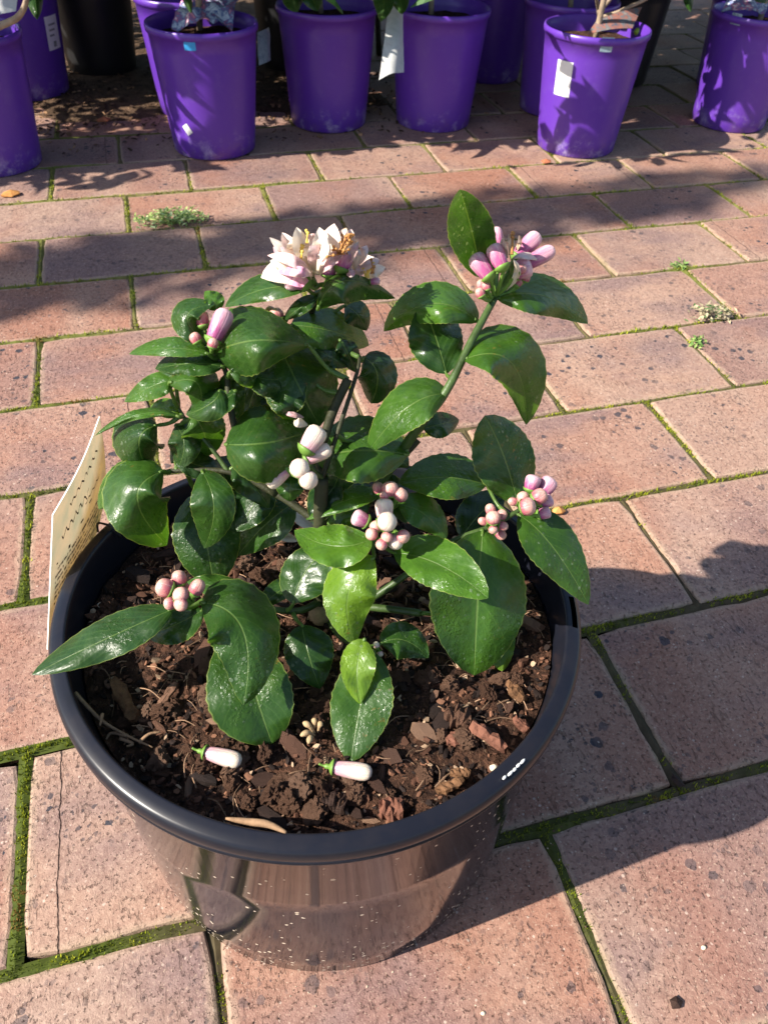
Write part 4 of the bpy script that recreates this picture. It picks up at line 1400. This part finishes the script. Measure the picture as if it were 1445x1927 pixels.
# twig with rootlets at the left rim
e = tag(empty('dry_twig', U(215, 1370, SOIL_Z + .01)), 'thin forked dry twig leaning on the left inside wall of the black pot', 'twig')
for pts in ([(141, 1304, .219), (190, 1355, .211), (240, 1385, .207), (287, 1407, .206)], [(240, 1385, .207), (210, 1380, .206), (200, 1392, .205)],
            [(262, 1398, .206), (280, 1382, .208), (302, 1378, .207)], [(190, 1352, .211), (193, 1345, .214), (188, 1366, .216)], [(226, 1390, .205), (250, 1400, .205), (238, 1405, .205)]):
    P = smooth_path([U(*p) for p in pts], 5)
    V, F = tube([p - e.location for p in P], [.0011 - .0007 * i / len(P) for i in range(len(P))], 6)
    link('twig', mesh_of('twig', V, F, [M['drybrown']]), e)
# stringy bark strip at the front rim
P = smooth_path([U(*p) for p in [(425, 1541, .218), (470, 1547, .2195), (505, 1552, .2215), (538, 1567, .2250)]], 6)
V, F = tube([p - P[8] for p in P], [.0006 + .0012 * math.sin(math.pi * i / (len(P) - 1)) for i in range(len(P))], 6)
tag(link('bark_strip', mesh_of('bark_strip', V, F, [M['drybrown']]), None, P[8]), 'curved orange brown bark strip lying over the front rim of the black pot', 'bark strip')


def pebble(px, py, z, r, label, mat='pebble', squash=.75, seed=0, name='pebble', parent=None):
    bm = bmesh.new()
    bmesh.ops.create_icosphere(bm, subdivisions=2, radius=1)
    for v in bm.verts:
        v.co *= 1 + .22 * mnoise.noise(v.co * 1.3 + Vector((seed * 3.1, 0, 0)))
        v.co = Vector((v.co.x * r * 1.15, v.co.y * r * .9, v.co.z * r * squash))
    me = bpy.data.meshes.new(name)
    bm.to_mesh(me); bm.free()
    me.materials.append(M[mat])
    me.polygons.foreach_set('use_smooth', [True] * len(me.polygons))
    o = link(name, me, parent, U(px, py, z))
    tag(o, label, name.replace('_', ' '))
    return o


pebble(929, 1445, SOIL_Z + .011, .0019, 'tiny cream grit ball on the soil beside the scuffed right rim', seed=1)
pebble(190, 1138, SOIL_Z + .008, .0017, 'tiny cream grit ball on the shaded soil at the left of the pot', seed=2)
pebble(1324, 1784, .0010, .0016, 'small cream pebble on the sunlit paver at the lower right', seed=3)
pebble(909, 1908, .0010, .0014, 'small pale pebble on the paver at the bottom edge', seed=4)

# ------------------------------------------------------------------ care card outside the left rim
def card():
    A, B = U(188, 784, .280), U(100, 969, .260)
    C = U(90, 1223, .180)
    D = A + (C - B)
    rdir = (A - B)
    nrm = rdir.cross(C - B).normalized()
    if nrm.dot(CAM_P - B) < 0: nrm = -nrm
    n, m = 10, 12
    V, F, UV, MI = [], [], [], []
    th = .0007
    for side in (0, 1):
        for i in range(n + 1):
            for j in range(m + 1):
                u, v = i / n, j / m
                p = B + rdir * u + (C - B) * v
                bow = .006 * math.sin(math.pi * v) * u + .002 * math.sin(math.pi * u)
                p = p + nrm * (bow - th * side)
                V.append(p - B)
                UV.append((u, v))
    S = (n + 1) * (m + 1)
    for side in (0, 1):
        for i in range(n):
            for j in range(m):
                a = side * S + i * (m + 1) + j
                F.append((a, a + 1, a + m + 2, a + m + 1) if side else (a, a + m + 1, a + m + 2, a + 1))
                MI.append(0)
    rim = [i * (m + 1) for i in range(n + 1)] + [n * (m + 1) + j for j in range(1, m + 1)] + [i * (m + 1) + m for i in range(n - 1, -1, -1)] + [j for j in range(m - 1, 0, -1)]
    for a, b in zip(rim, rim[1:] + rim[:1]):
        F.append((a, b, b + S, a + S)); MI.append(1)
    e = tag(empty('care_card', B), 'cream and yellow printed plant care card hanging outside the left rim of the black pot', 'plant tag')
    link('card_panel', mesh_of('card_panel', V, F, [M['card'], M['white_card']], smooth=False, uvs=UV, mat_idx=MI), e)
    # handwritten style title strokes, printed flat (raised 0.2 mm)
    acc = Acc()
    rr = random.Random(8)

    def P(u, v):
        bow = .006 * math.sin(math.pi * v) * u + .002 * math.sin(math.pi * u)
        return rdir * u + (C - B) * v + nrm * (bow + .00015)
    for (u0, u1, v0, amp, w) in ((.28, .85, .12, .022, .0011), (.15, .62, .26, .034, .0013), (.55, .85, .30, .014, .0008)):
        k = int((u1 - u0) * 46)
        pts = []
        for i in range(k + 1):
            u = u0 + (u1 - u0) * i / k
            pts.append(P(u, v0 + amp * math.sin(i * 1.75 + rr.uniform(-.5, .5)) * rr.uniform(.5, 1)))
        V2, F2 = [], []
        for i, q in enumerate(pts):
            V2 += [q + (C - B).normalized() * w * .5, q - (C - B).normalized() * w * .5]
            if i: F2.append((2 * i - 2, 2 * i, 2 * i + 1, 2 * i - 1))
        acc.add(V2, F2)
    for (u, v, du, dv) in ((.46, .37, .05, .018), (.26, .40, .03, .03), (.08, .40, .02, .016), (.07, .64, .03, .02), (.62, .34, .05, .012)):
        acc.add([P(u, v), P(u + du, v + dv * .2), P(u + du, v + dv), P(u, v + dv * .8)], [(0, 1, 2, 3)])
    acc.build('printed_title', [M['ink']], e)
    # loop that hooks the card over the rim
    t0 = B + rdir * .98 + (C - B) * .55 - nrm * .0006
    def rad_(R_, z):
        x, y = squash(math.cos(rad(142)) * R_, math.sin(rad(142)) * R_)
        return PC + Vector((x, y, z))
    Pth = smooth_path([t0, t0.lerp(rad_(.1465, .214), .5) + Vector((-.002, .002, 0)), rad_(.1465, .216), rad_(.1450, .2235), rad_(.139, .2250), rad_(.1335, .2240), rad_(.1305, .2170)], 4)
    V, F = tube([p - B for p in Pth], .0007, 6)
    link('hook', mesh_of('hook', V, F, [M['black']]), e)


card()

# ------------------------------------------------------------------ small things on the paving
def flat_bit(name, px, py, pts, z, mat, label, cat, curl=.004):
    c = U(px, py, z)
    n = len(pts)
    V = [(0, 0, curl)] + [(x, y, random.uniform(0, curl * .6)) for x, y in pts] + [(x * .96, y * .96, -.0006 + random.uniform(0, curl * .3)) for x, y in pts]
    F = [(0, 1 + k, 1 + (k + 1) % n) for k in range(n)] + [(1 + k, 1 + n + k, 1 + n + (k + 1) % n, 1 + (k + 1) % n) for k in range(n)] + [tuple(range(2 * n, n, -1))]
    o = link(name, mesh_of(name, V, F, [M[mat]], smooth=False), None, c)
    return tag(o, label, cat)


flat_bit('fallen_leaf', 22, 366, [(-.016, -.008), (.002, -.011), (.014, -.003), (.012, .010), (-.002, .011), (-.012, .004)], .002, 'orange',
         'curled dry orange leaf on the paving below the leftmost purple pot', 'fallen leaf', .009)
flat_bit('fallen_leaf', 1050, 962, [(-.007, -.004), (.002, -.005), (.008, -.002), (.006, .005), (-.002, .004), (-.006, .002)], .003, 'orange',
         'small dry orange leaf scrap in the joint behind the pink buds', 'fallen leaf', .006)
flat_bit('terracotta_chip', 1027, 304, [(-.008, -.007), (.006, -.009), (.012, .001), (.003, .009), (-.009, .006)], .004, 'redchip',
         'broken terracotta chip on the paving in front of the stickered purple pot', 'chip', .006)
flat_bit('fallen_leaf', 196, 226, [(-.014, -.004), (.006, -.009), (.014, .004), (-.004, .008)], .004, 'redchip',
         'red brown dry leaf on the dirt behind the leftmost purple pots', 'fallen leaf', .008)
flat_bit('dark_chip', 1272, 1470, [(-.0035, .002), (-.001, -.005), (.004, -.006), (.004, .002), (0, .006)], .002, 'bark',
         'dark bark chip wedged at a mossy paver corner on the right', 'chip', .003)
flat_bit('dark_chip', 1272, 1890, [(-.004, -.002), (.001, -.003), (.005, 0), (.002, .004), (-.003, .003)], .002, 'bark',
         'black charcoal chip on the sunlit paver near the bottom right', 'chip', .003)


def weed(px, py, spread, h, n, cols, label, seed):
    rr = random.Random(seed)
    c = U(px, py, -.002)
    e = tag(empty('weed', c), label, 'weed')
    acc, st = Acc(), Acc()
    for _ in range(n):
        a = rr.uniform(0, 6.283)
        d = rr.random() ** .7
        x, y = math.cos(a) * spread[0] * d, math.sin(a) * spread[1] * d
        z = h * rr.uniform(.4, 1) * (1 - .5 * d)
        if rr.random() < .25:
            V, F = tube([(0, 0, 0), (x * .5, y * .5, z * .7), (x, y, z)], .0007, 4)
            st.add(V, F, (*cols[0], 1))
        for k in range(3):
            L, W = rr.uniform(.003, .0065), rr.uniform(.0012, .0026)
            b = rr.uniform(0, 6.283)
            t = Euler((rr.gauss(0, .5), rr.gauss(0, .5), b))
            q = (x + rr.gauss(0, .003), y + rr.gauss(0, .003), max(.002, z + rr.gauss(0, .003)))
            V = place([(-L, 0, 0), (0, -W, .001), (L, 0, 0), (0, W, .001)], q, t)
            cc = cols[rr.randrange(len(cols))]
            f = rr.uniform(.7, 1.25)
            acc.add(V, [(0, 1, 2, 3)], (cc[0] * f, cc[1] * f, cc[2] * f, 1))
    fo = acc.build('foliage', [M['weed']], e, smooth=False)
    fo['kind'] = 'stuff'
    st.build('stem', [M['weed']], e)


weed(322, 422, (.058, .022), .028, 130, [(.44, .58, .20), (.56, .68, .34), (.32, .46, .14)], 'feathery pale green weed in the joint near the left pots', 1)
weed(1330, 600, (.034, .02), .026, 46, [(.48, .42, .28), (.55, .47, .30), (.12, .24, .08)], 'half dried weed with pale seed heads in the right hand joint', 2)
weed(1277, 504, (.018, .009), .010, 16, [(.16, .28, .08), (.26, .36, .12)], 'tiny green weed sprig in the joint above the half dried weed', 3)
weed(1311, 649, (.012, .010), .010, 14, [(.16, .30, .08), (.28, .40, .12)], 'tiny green sprout in the joint just below the half dried weed', 4)

# ------------------------------------------------------------------ row of purple pots
def ppot_mesh(mat, rb=.078, rt=.100, h=.215):
    pr_ = [(.002, .004), (rb - .006, .004), (rb - .003, 0), (rb, .003)]
    for i in range(1, 8):
        t = i / 8
        pr_.append((rb + (rt - .004 - rb) * t, .003 + (h - .016) * t))
    pr_ += [(rt - .004, h - .013), (rt - .001, h - .012), (rt, h - .006), (rt - .001, h - .001), (rt - .003, h), (rt - .0055, h - .002), (rt - .0075, h - .02), (rb - .004, .01), (.002, .008)]
    V, F = lathe(pr_, 64)
    return mesh_of('pot_wall', V, F, [mat])


PP = ppot_mesh(M['purple'])
BP = ppot_mesh(M['black'])
SOILDISC = None


def soil_disc():
    V, F = [(0, 0, 0)], []
    n, m = 10, 40
    for i in range(1, n + 1):
        for k in range(m):
            r = .0925 * i / n; a = 6.28319 * k / m
            V.append((r * math.cos(a), r * math.sin(a), .004 * mnoise.noise(Vector((r * math.cos(a) * 40, r * math.sin(a) * 40, 3)))))
    for k in range(m): F.append((0, 1 + k, 1 + (k + 1) % m))
    for i in range(n - 1):
        for k in range(m):
            a, b = 1 + i * m, 1 + (i + 1) * m
            F.append((a + k, b + k, b + (k + 1) % m, a + (k + 1) % m))
    return mesh_of('potting_soil', V, F, [M['soil']])


SOILM = soil_disc()


def crown_mesh(seed, n, R, zc, zr, leaf=.032, droop=.3, sprays=()):
    rr = random.Random(seed)
    V, F, C = [], [], []
    jobs = [None] * n
    for sp in sprays: jobs += [sp] * sp[4]
    for job in jobs:
        a = rr.uniform(0, 6.283)
        ph = math.acos(rr.uniform(-1, 1))
        d = rr.random() ** .45
        p = Vector((math.sin(ph) * math.cos(a) * R * d, math.sin(ph) * math.sin(a) * R * d, zc + math.cos(ph) * zr * d))
        if job is None and mnoise.noise(p * 9 + Vector((seed, 0, 0))) < -.18: continue
        if job is not None: p = Vector(job[:3]) + Vector((rr.gauss(0, job[3]), rr.gauss(0, job[3] * .6), rr.gauss(0, job[3] * .7)))
        L, W = leaf * rr.uniform(.7, 1.25), leaf * rr.uniform(.35, .5)
        b = a + rr.gauss(0, .9)
        m = Euler((rr.gauss(0, .5), droop + rr.gauss(0, .5), b)).to_matrix()
        pts = [(-L, 0, 0), (-L * .35, -W, -.004), (L * .4, -W * .8, -.005), (L, 0, -.01), (L * .4, W * .8, -.005), (-L * .35, W, -.004), (0, 0, .003)]
        i = len(V)
        V += [p + m @ Vector(q) for q in pts]
        F += [(i, i + 1, i + 6), (i + 1, i + 2, i + 6), (i + 2, i + 3, i + 6), (i + 3, i + 4, i + 6), (i + 4, i + 5, i + 6), (i + 5, i, i + 6)]
        f = rr.uniform(.6, 1.4)
        C += [(.030 * f, .085 * f, .018 * f, 1)] * 7
    return mesh_of('crown', V, F, [M['crown']], smooth=False, cols=C)


def trunk_mesh(seed, h, bend=.02, r=.006, forks=3, mat='trunk'):
    rr = random.Random(seed)
    acc = Acc()
    top = Vector((rr.uniform(-bend, bend), rr.uniform(-bend, bend), h))
    P = smooth_path([Vector((0, 0, 0)), Vector((rr.uniform(-bend, bend), rr.uniform(-bend, bend), h * .5)), top], 5)
    V, F = tube(P, [r * (1 - .4 * i / len(P)) for i in range(len(P))], 8)
    acc.add(V, F)
    for _ in range(forks):
        s = P[rr.randrange(3, len(P))]
        a = rr.uniform(0, 6.28)
        e = s + Vector((math.cos(a) * .09, math.sin(a) * .09, rr.uniform(.06, .16)))
        V, F = tube(smooth_path([s, (s + e) / 2 + Vector((0, 0, -.01)), e], 4), [r * .55] * 5 + [r * .35] * 4, 6)
        acc.add(V, F)
    return mesh_of('trunk', acc.V, acc.F, [M[mat]])


def sticker(pot_o, loc, px, py, w, h, mat, name, zc=None, rt=.100, rb=.078, H=.215, rot=0.0, print_=False):
    """label that follows the curved wall of the pot, centred where the photograph shows (px, py)"""
    best = None
    for i in range(0, 360):
        a = i / 360 * 2 * math.pi
        for j in range(0, 44):
            z = H * j / 43
            r = rb + (rt - .004 - rb) * (z / H)
            p = project((loc[0] + r * math.cos(a), loc[1] + r * math.sin(a), z))
            v = Vector((CAM_P.x - loc[0], CAM_P.y - loc[1]))
            if math.cos(a) * v.x + math.sin(a) * v.y < 0: continue
            d = (p[0] - px) ** 2 + (p[1] - py) ** 2
            if best is None or d < best[0]: best = (d, a, z)
    _, a0, z0 = best
    n = 8

    def grid(u0, u1, v0, v1, off):
        V, F = [], []
        for i in range(n + 1):
            for j in range(2):
                du = (u0 + (u1 - u0) * i / n) * w
                dv = (v0 + (v1 - v0) * j) * h
                du, dv = du * math.cos(rot) - dv * math.sin(rot), du * math.sin(rot) + dv * math.cos(rot)
                z = z0 + dv
                r = rb + (rt - .004 - rb) * (z / H) + off
                a = a0 + du / r
                V.append((r * math.cos(a), r * math.sin(a), z))
        for i in range(n): F.append((2 * i, 2 * i + 2, 2 * i + 3, 2 * i + 1))
        return V, F
    acc = Acc()
    V, F = grid(-.5, .5, -.5, .5, .0012)
    acc.add(V, F)
    if print_:
        for k in range(3):
            V, F = grid(-.3, .25 - .1 * k, .22 - .16 * k, .28 - .16 * k, .0016)
            acc.add(V, F, mi=1)
        V, F = grid(-.12, .12, -.42, -.25, .0016)
        acc.add(V, F, mi=1)
    return acc.build(name, [M[mat], M['label_print']], pot_o, smooth=True)


POTS = [  # x, y, rotation, label
    (-.100, 1.405, 'leftmost purple pot, cut by the left edge, pale twig leaning over it'),
    (.300, 1.420, 'purple pot with small bright blue tag on its rim and printed sleeve inside'),
    (.553, 1.528, 'dark shaded purple pot left of the hanging white tag'),
    (.775, 1.492, 'shaded purple pot with a single patch of sun low on its front'),
    (1.020, 1.298, 'sunlit purple pot with white sticker and leaf shadows, third from right'),
    (1.435, 1.375, 'purple pot cut by the right edge with a small blue grey tag'),
]
pot_objs = []
for i, (x, y, lab) in enumerate(POTS):
    e = tag(empty('purple_pot', (x, y, 0)), lab, 'plant pot', 'purple nursery pots standing on the paving')
    w_ = link('pot_wall', PP, e)
    w_.rotation_euler.z = i * 1.3
    pot_objs.append(e)
BACK = [
    (-.055, 1.83, PP, 'purple_pot', 'purple pot with white sticker standing behind the leftmost pot'),
    (.290, 1.655, PP, 'purple_pot', 'purple pot mostly hidden behind the pot with the blue tag'),
    (1.02, 1.80, PP, 'purple_pot', 'purple pot in deep shade seen between the low sun patch pot and the stickered pot'),
    (1.08, 1.53, PP, 'purple_pot', 'purple pot in shade directly behind the white stickered pot'),
    (1.60, 1.62, PP, 'purple_pot', 'purple pot in shade behind the pot at the right edge'),
    (.100, 1.99, BP, 'black_pot', 'black pot in deep shade behind the leftmost gap'),
    (.56, 1.95, BP, 'black_pot', 'black pot in deep shade behind the dark purple pot'),
    (1.33, 1.72, BP, 'black_pot', 'black pot in deep shade right of the stickered pot'),
]
back_objs = []
for i, (x, y, me, nm, lab) in enumerate(BACK):
    e = tag(empty(nm, (x, y, 0)), lab, 'plant pot', 'nursery pots in the back rows')
    link('pot_wall', me, e)
    back_objs.append(e)

SOIL_LABEL = ['brown potting soil in the leftmost purple pot', 'potting soil in the purple pot with the blue tag', 'potting soil in the dark purple pot left of the hanging tag',
              'potting soil in the purple pot with the low sun patch', 'potting soil in the purple pot with the white sticker', 'potting soil in the purple pot at the right edge']
for (x, y, _), lab in zip(POTS, SOIL_LABEL):
    tag(link('potting_soil', SOILM, None, (x, y, .188)), lab, 'potting soil', 'soil in the purple pots')

# stickers, tags and prints on the pots
sticker(pot_objs[1], POTS[1], 357, 80, .020, .022, 'blue', 'rim_tag')
sticker(pot_objs[1], POTS[1], 353, 243, .013, .018, 'label_white', 'chipped_patch', rot=.6)
sticker(pot_objs[4], POTS[4], 1060, 148, .034, .060, 'label_white', 'sticker', print_=False)
sticker(pot_objs[4], POTS[4], 1142, 84, .022, .024, 'teal', 'rim_tag')
sticker(pot_objs[5], POTS[5], 1385, 36, .022, .020, 'teal', 'rim_tag')
sticker(back_objs[0], BACK[0], 100, 62, .040, .062, 'label_white', 'sticker', print_=True)

# foliage above the row, out of the top of the picture: these trees throw the leaf shadows
TREES = [  # x, y, crown n, R, zc, zr, label
    (-.100, 1.405, 90, .14, .50, .16, 'young citrus tree with sparse leaves growing in the leftmost purple pot'),
    (.300, 1.420, 480, .19, .50, .22, 'young citrus tree growing in the purple pot with the blue tag'),
    (.553, 1.528, 420, .19, .48, .17, 'young citrus tree growing in the dark purple pot'),
    (.775, 1.492, 380, .19, .50, .16, 'young citrus tree growing in the purple pot with the low sun patch'),
    (1.020, 1.298, 90, .14, .50, .15, 'young citrus tree with pale forked twigs in the white stickered pot'),
    (1.435, 1.375, 240, .15, .50, .17, 'young citrus tree growing in the purple pot at the right edge'),
    (-.055, 1.83, 420, .24, .50, .24, 'bushy citrus tree behind the leftmost pot'),
    (.290, 1.655, 420, .22, .52, .22, 'bushy citrus tree behind the pot with the blue tag'),
    (1.02, 1.80, 480, .26, .50, .24, 'bushy citrus tree behind the pot with the low sun patch'),
    (1.08, 1.53, 320, .22, .48, .24, 'bushy citrus tree behind the white stickered pot'),
    (1.60, 1.62, 460, .26, .50, .24, 'bushy citrus tree behind the pot at the right edge'),
    (.100, 1.99, 420, .26, .48, .26, 'bushy tree in the black pot behind the leftmost gap'),
    (.56, 1.95, 460, .26, .48, .26, 'bushy tree in the black pot behind the dark purple pot'),
    (1.33, 1.72, 480, .26, .48, .24, 'bushy tree in the black pot right of the stickered pot'),
]
SHADOW_SPRAYS = {0: [(.17, -.06, .17, .045, 8), (-.02, -.06, .215, .05, 9)], 3: [(-.175, -.35, .19, .06, 16), (-.03, -.30, .17, .05, 14), (.02, -.33, .26, .05, 10)], 4: [(.0, .0, .2, .06, 16), (.14, .02, .18, .06, 10), (.10, -.02, .28, .07, 16)]}  # unseen leaf clusters added to throw leaf shadows onto the pots
for i, (x, y, n, R, zc, zr, lab) in enumerate(TREES):
    e = tag(empty('citrus_tree', (x, y, .185)), lab, 'tree', 'young citrus trees in the pots')
    link('trunk', trunk_mesh(i, zc - .185 + zr * .5, r=.006), e, (0, .055 if i in (1, 2, 3) else 0, 0))
    c = link('crown', crown_mesh(i + 40, n * 2, R, zc - .185, zr, sprays=SHADOW_SPRAYS.get(i, ())), e, (0, .02 if i not in (0, 4) else 0, 0))
    c['kind'] = 'stuff'
# unseen trees added at left to shade the leftmost pot and band the paving
for i, (x, y, n, R, zc, zr, lab) in enumerate([
    (-.50, 1.40, 260, .20, .46, .22, 'bushy citrus tree in a purple pot beyond the left edge, unseen, added to shade the leftmost pot'),
    (-.42, 1.78, 260, .22, .46, .24, 'bushy citrus tree in a back row pot beyond the left edge, unseen'),
    (-2.60, .655, 620, .120, 2.25, .95, 'tall slender citrus tree in a purple pot standing off to the left, unseen, added to cast the soft band')]):
    e = tag(empty('citrus_tree', (x, y, .185)), lab, 'tree', 'young citrus trees in the pots')
    link('trunk', trunk_mesh(i + 30, zc - .185, r=.008), e)
    c = link('crown', crown_mesh(i + 80, n * 2, R, zc - .185, zr, .045 if i == 2 else .032), e)
    c['kind'] = 'stuff'
    e2 = tag(empty('purple_pot', (x, y, 0)), lab.replace('bushy citrus tree in a purple pot', 'purple pot').replace('bushy citrus tree in a back row pot', 'purple pot in the back row').replace('tall slender citrus tree in a purple pot', 'purple pot of the tall slender tree'),
             'plant pot', 'purple nursery pots standing on the paving')
    link('pot_wall', PP, e2)
# stock added behind: closes the view between the rows and deepens the shade
for i, x in enumerate([-.1, .35, .80, 1.25, 1.70, 2.15]):
    e = tag(empty('citrus_tree', (x, 2.35 + .06 * (i % 2), 0)), 'dense dark shrub added for deep shade in the rear row, %s' % ('far left', 'left of the black pots', 'behind the middle pots', 'right of the middle', 'towards the right edge', 'beyond the right edge')[i], 'shrub', 'shrubs added to shade the rear rows')
    link('trunk', trunk_mesh(i + 60, .4, r=.008, mat='stem_dark'), e)
    c = link('crown', crown_mesh(i + 120, 700, .28, .42, .36, .036), e)
    c['kind'] = 'stuff'

for i, (x, y) in enumerate([(.33, 2.10), (.80, 2.02), (1.12, 1.95), (1.52, 1.98), (1.90, 1.80), (1.95, 2.15)]):  # second rear row, added for overhead shade
    e = tag(empty('citrus_tree', (x, y, 0)), 'dark leafy shrub added for shade in the second rear row, %s' % ('right of the leftmost black pot', 'behind the two shaded pots', 'behind the white stickered pot', 'behind the gap at the right', 'beyond the right edge in front', 'beyond the right edge at the back')[i], 'shrub', 'shrubs added to shade the rear rows')
    link('trunk', trunk_mesh(i + 160, .5, r=.008, mat='stem_dark'), e)
    c = link('crown', crown_mesh(i + 220, 640, .27, .56, .32, .036), e)
    c['kind'] = 'stuff'

# printed sleeve and cards standing in the pots
def sheet(name, corners, mat, label, cat, bend=.01, crumple=0.0, seed=0, thick=.0008):
    rr = random.Random(seed)
    a, b, c, d = [Vector(p) for p in corners]
    nrm = (b - a).cross(d - a).normalized()
    n = 10
    V, F = [], []
    for s in (0, 1):
        for i in range(n + 1):
            for j in range(n + 1):
                u, v = i / n, j / n
                p = a * (1 - u) * (1 - v) + b * u * (1 - v) + c * u * v + d * (1 - u) * v
                off = bend * math.sin(math.pi * u) + crumple * mnoise.noise(p * 55 + Vector((seed, 0, 0)))
                V.append(p + nrm * (off - s * thick) - a)
    S = (n + 1) ** 2
    for s in (0, 1):
        for i in range(n):
            for j in range(n):
                k = s * S + i * (n + 1) + j
                F.append((k, k + n + 1, k + n + 2, k + 1) if not s else (k, k + 1, k + n + 2, k + n + 1))
    o = link(name, mesh_of(name, V, F, [M[mat]]), None, a)
    return tag(o, label, cat)


sheet('plant_sleeve', [U(322, 48, .205), U(436, 48, .205), U(452, -30, .245), U(352, -30, .245)], 'sleeve',
      'crumpled blue, white and pink printed plastic sleeve lying in the pot with the blue tag', 'plant sleeve', .008, .02, 3)
sheet('plant_card', [U(1104, 64, .208), U(1190, 52, .212), U(1208, 12, .232), U(1122, 38, .222)], 'photo',
      'dark printed photo card leaning in the white stickered purple pot', 'plant tag', .004)
sheet('plant_card', [U(1356, 22, .216), U(1440, 24, .216), U(1450, -8, .235), U(1372, -10, .235)], 'sleeve',
      'pale blue printed card lying in the purple pot at the right edge', 'plant tag', .006, .006, 5)
sheet('hanging_tag', [U(714, 148, .155), U(760, 135, .155), U(758, -12, .245), U(734, -12, .245)], 'tag_shaded',
      'long white tag hanging between the two shaded purple pots', 'plant tag', .006, .003, 6)
sheet('hanging_tag', [U(488, 122, .120), U(510, 112, .120), U(506, 50, .17), U(484, 60, .17)], 'teal',
      'small grey tag hanging in shade beside the pot with the blue tag', 'plant tag', .004, .003, 7)
sheet('plant_card', [U(-20, 30, .205), U(30, 20, .21), U(34, -14, .235), U(-16, -10, .235)], 'label_white',
      'pale card tucked behind the twig in the leftmost purple pot', 'plant tag', .004, .002, 8)

# pale twigs over the leftmost pot and in the stickered pot
P = smooth_path([U(*p) for p in [(-40, 70, .225), (0, 48, .235), (30, 34, .245), (46, 12, .262), (52, -20, .285)]], 6)
V, F = tube([p - P[0] for p in P], [.006 - .002 * i / len(P) for i in range(len(P))], 8)
tag(link('twig', mesh_of('twig', V, F, [M['trunk']]), None, P[0]), 'pale bare twig leaning over the leftmost purple pot', 'twig')
e = tag(empty('twig', U(1128, 60, .19)), 'pale forked twig standing in the white stickered purple pot', 'twig')
for pts in ([(1128, 60, .19), (1126, 20, .225), (1118, -25, .27)], [(1127, 32, .215), (1165, 20, .228), (1210, 0, .245), (1235, -14, .258)], [(1126, 22, .224), (1150, -5, .25), (1158, -30, .27)]):
    P = smooth_path([U(*p) for p in pts], 5)
    V, F = tube([p - e.location for p in P], [.0045 - .002 * i / len(P) for i in range(len(P))], 8)
    link('stem', mesh_of('stem', V, F, [M['trunk']]), e)
pebble(1204, 58, .20, .010, 'lime green fruitlet lying on the soil in the white stickered pot', 'lime', .85, 5, 'fruitlet')

# leaf tips dangling into the top of the picture
e = tag(empty('citrus_sprig', U(730, -30, .26)), 'dark green leaves dangling into the gap above the white hanging tag', 'leaf sprig')
for (b, m, t, w) in [((712, -30, .27), (722, 0, .255), (716, 40, .235), 20), ((560, -30, .27), (552, -5, .255), (560, 22, .24), 22), ((580, -30, .27), (588, -6, .255), (598, 20, .24), 20),
                     ((740, -30, .27), (752, -4, .255), (756, 26, .24), 18), ((62, -30, .28), (66, 0, .265), (70, 36, .245), 15), ((345, -30, .28), (352, -5, .265), (360, 24, .25), 9),
                     ((1298, -25, .27), (1295, -4, .258), (1300, 22, .244), 10), ((1420, -30, .27), (1432, -10, .258), (1440, 4, .25), 16)]:
    V, F, UV = blade(b, m, t, w, w, -.004, -.004, nu=14, nw=8, seed=int(t[0]))
    link('leaf', mesh_of('leaf', [v - e.location for v in V], F, [M['leaf']], cols=[(.3, 0, 0, 1)] * len(V), uvs=UV), e)

# ------------------------------------------------------------------ dirt and leaf litter between the pots
def dirt():
    V, F = [], []
    nx, ny = 70, 40
    for j in range(ny + 1):
        for i in range(nx + 1):
            x = -.7 + 1.55 * i / nx
            y = 1.50 + 1.2 * j / ny
            e = min((x + .7) / .2, (.85 - x) / .22, (y - 1.50) / .20, 1)
            h = -.012 + .018 * max(0, min(1, e + .35 * mnoise.noise(Vector((x * 7, y * 7, 0))))) + .003 * mnoise.noise(Vector((x * 40, y * 40, 2)))
            V.append((x, y, h))
    for j in range(ny):
        for i in range(nx):
            k = j * (nx + 1) + i
            F.append((k, k + 1, k + nx + 2, k + nx + 1))
    tag(link('dirt_patch', mesh_of('dirt_patch', V, F, [M['dirt']])), kind='structure')


dirt()
acc = Acc()
lr = random.Random(77)
for _ in range(2600):
    x, y = lr.uniform(-.3, 1.0), 1.42 + abs(lr.gauss(0, .30))
    if y < 1.55 and lr.random() < .7: continue
    if x > .75 and lr.random() < .8: continue
    L = lr.uniform(.003, .014)
    V, F = flake(L, L * lr.uniform(.3, .7), L * .12, lr)
    V = place(V, (x, y, (.008 if y > 1.62 and x < .7 else .003)), Euler((lr.gauss(0, .35), lr.gauss(0, .35), lr.uniform(0, 6.28))))
    q = lr.random()
    c = (.05, .03, .02) if q < .4 else (.15, .085, .05) if q < .8 else (.34, .20, .11)
    acc.add(V, F, (*c, 1))
tag(acc.build('leaf_litter', [M['litter']], None, smooth=False), 'brown leaf litter and bark crumbs on the ground between the purple pots', 'leaf litter', kind='stuff')
# crumbs of soil on the paving close to the pot
acc = Acc()
for _ in range(260):
    a = lr.uniform(-2.6, .4); r = .130 + abs(lr.gauss(0, .05))
    L = lr.uniform(.0006, .0018)
    V, F = flake(L, L * .7, L * .5, lr)
    acc.add(place(V, (PC.x + r * math.cos(a), PC.y + r * math.sin(a), .0006), Euler((0, 0, lr.uniform(0, 6)))), F, (.12, .07, .05, 1) if lr.random() < .7 else (.5, .4, .3, 1))
tag(acc.build('soil_crumbs', [M['litter']], None, smooth=False), 'scattered soil crumbs on the pavers around the foot of the black pot', 'soil crumbs', kind='stuff')
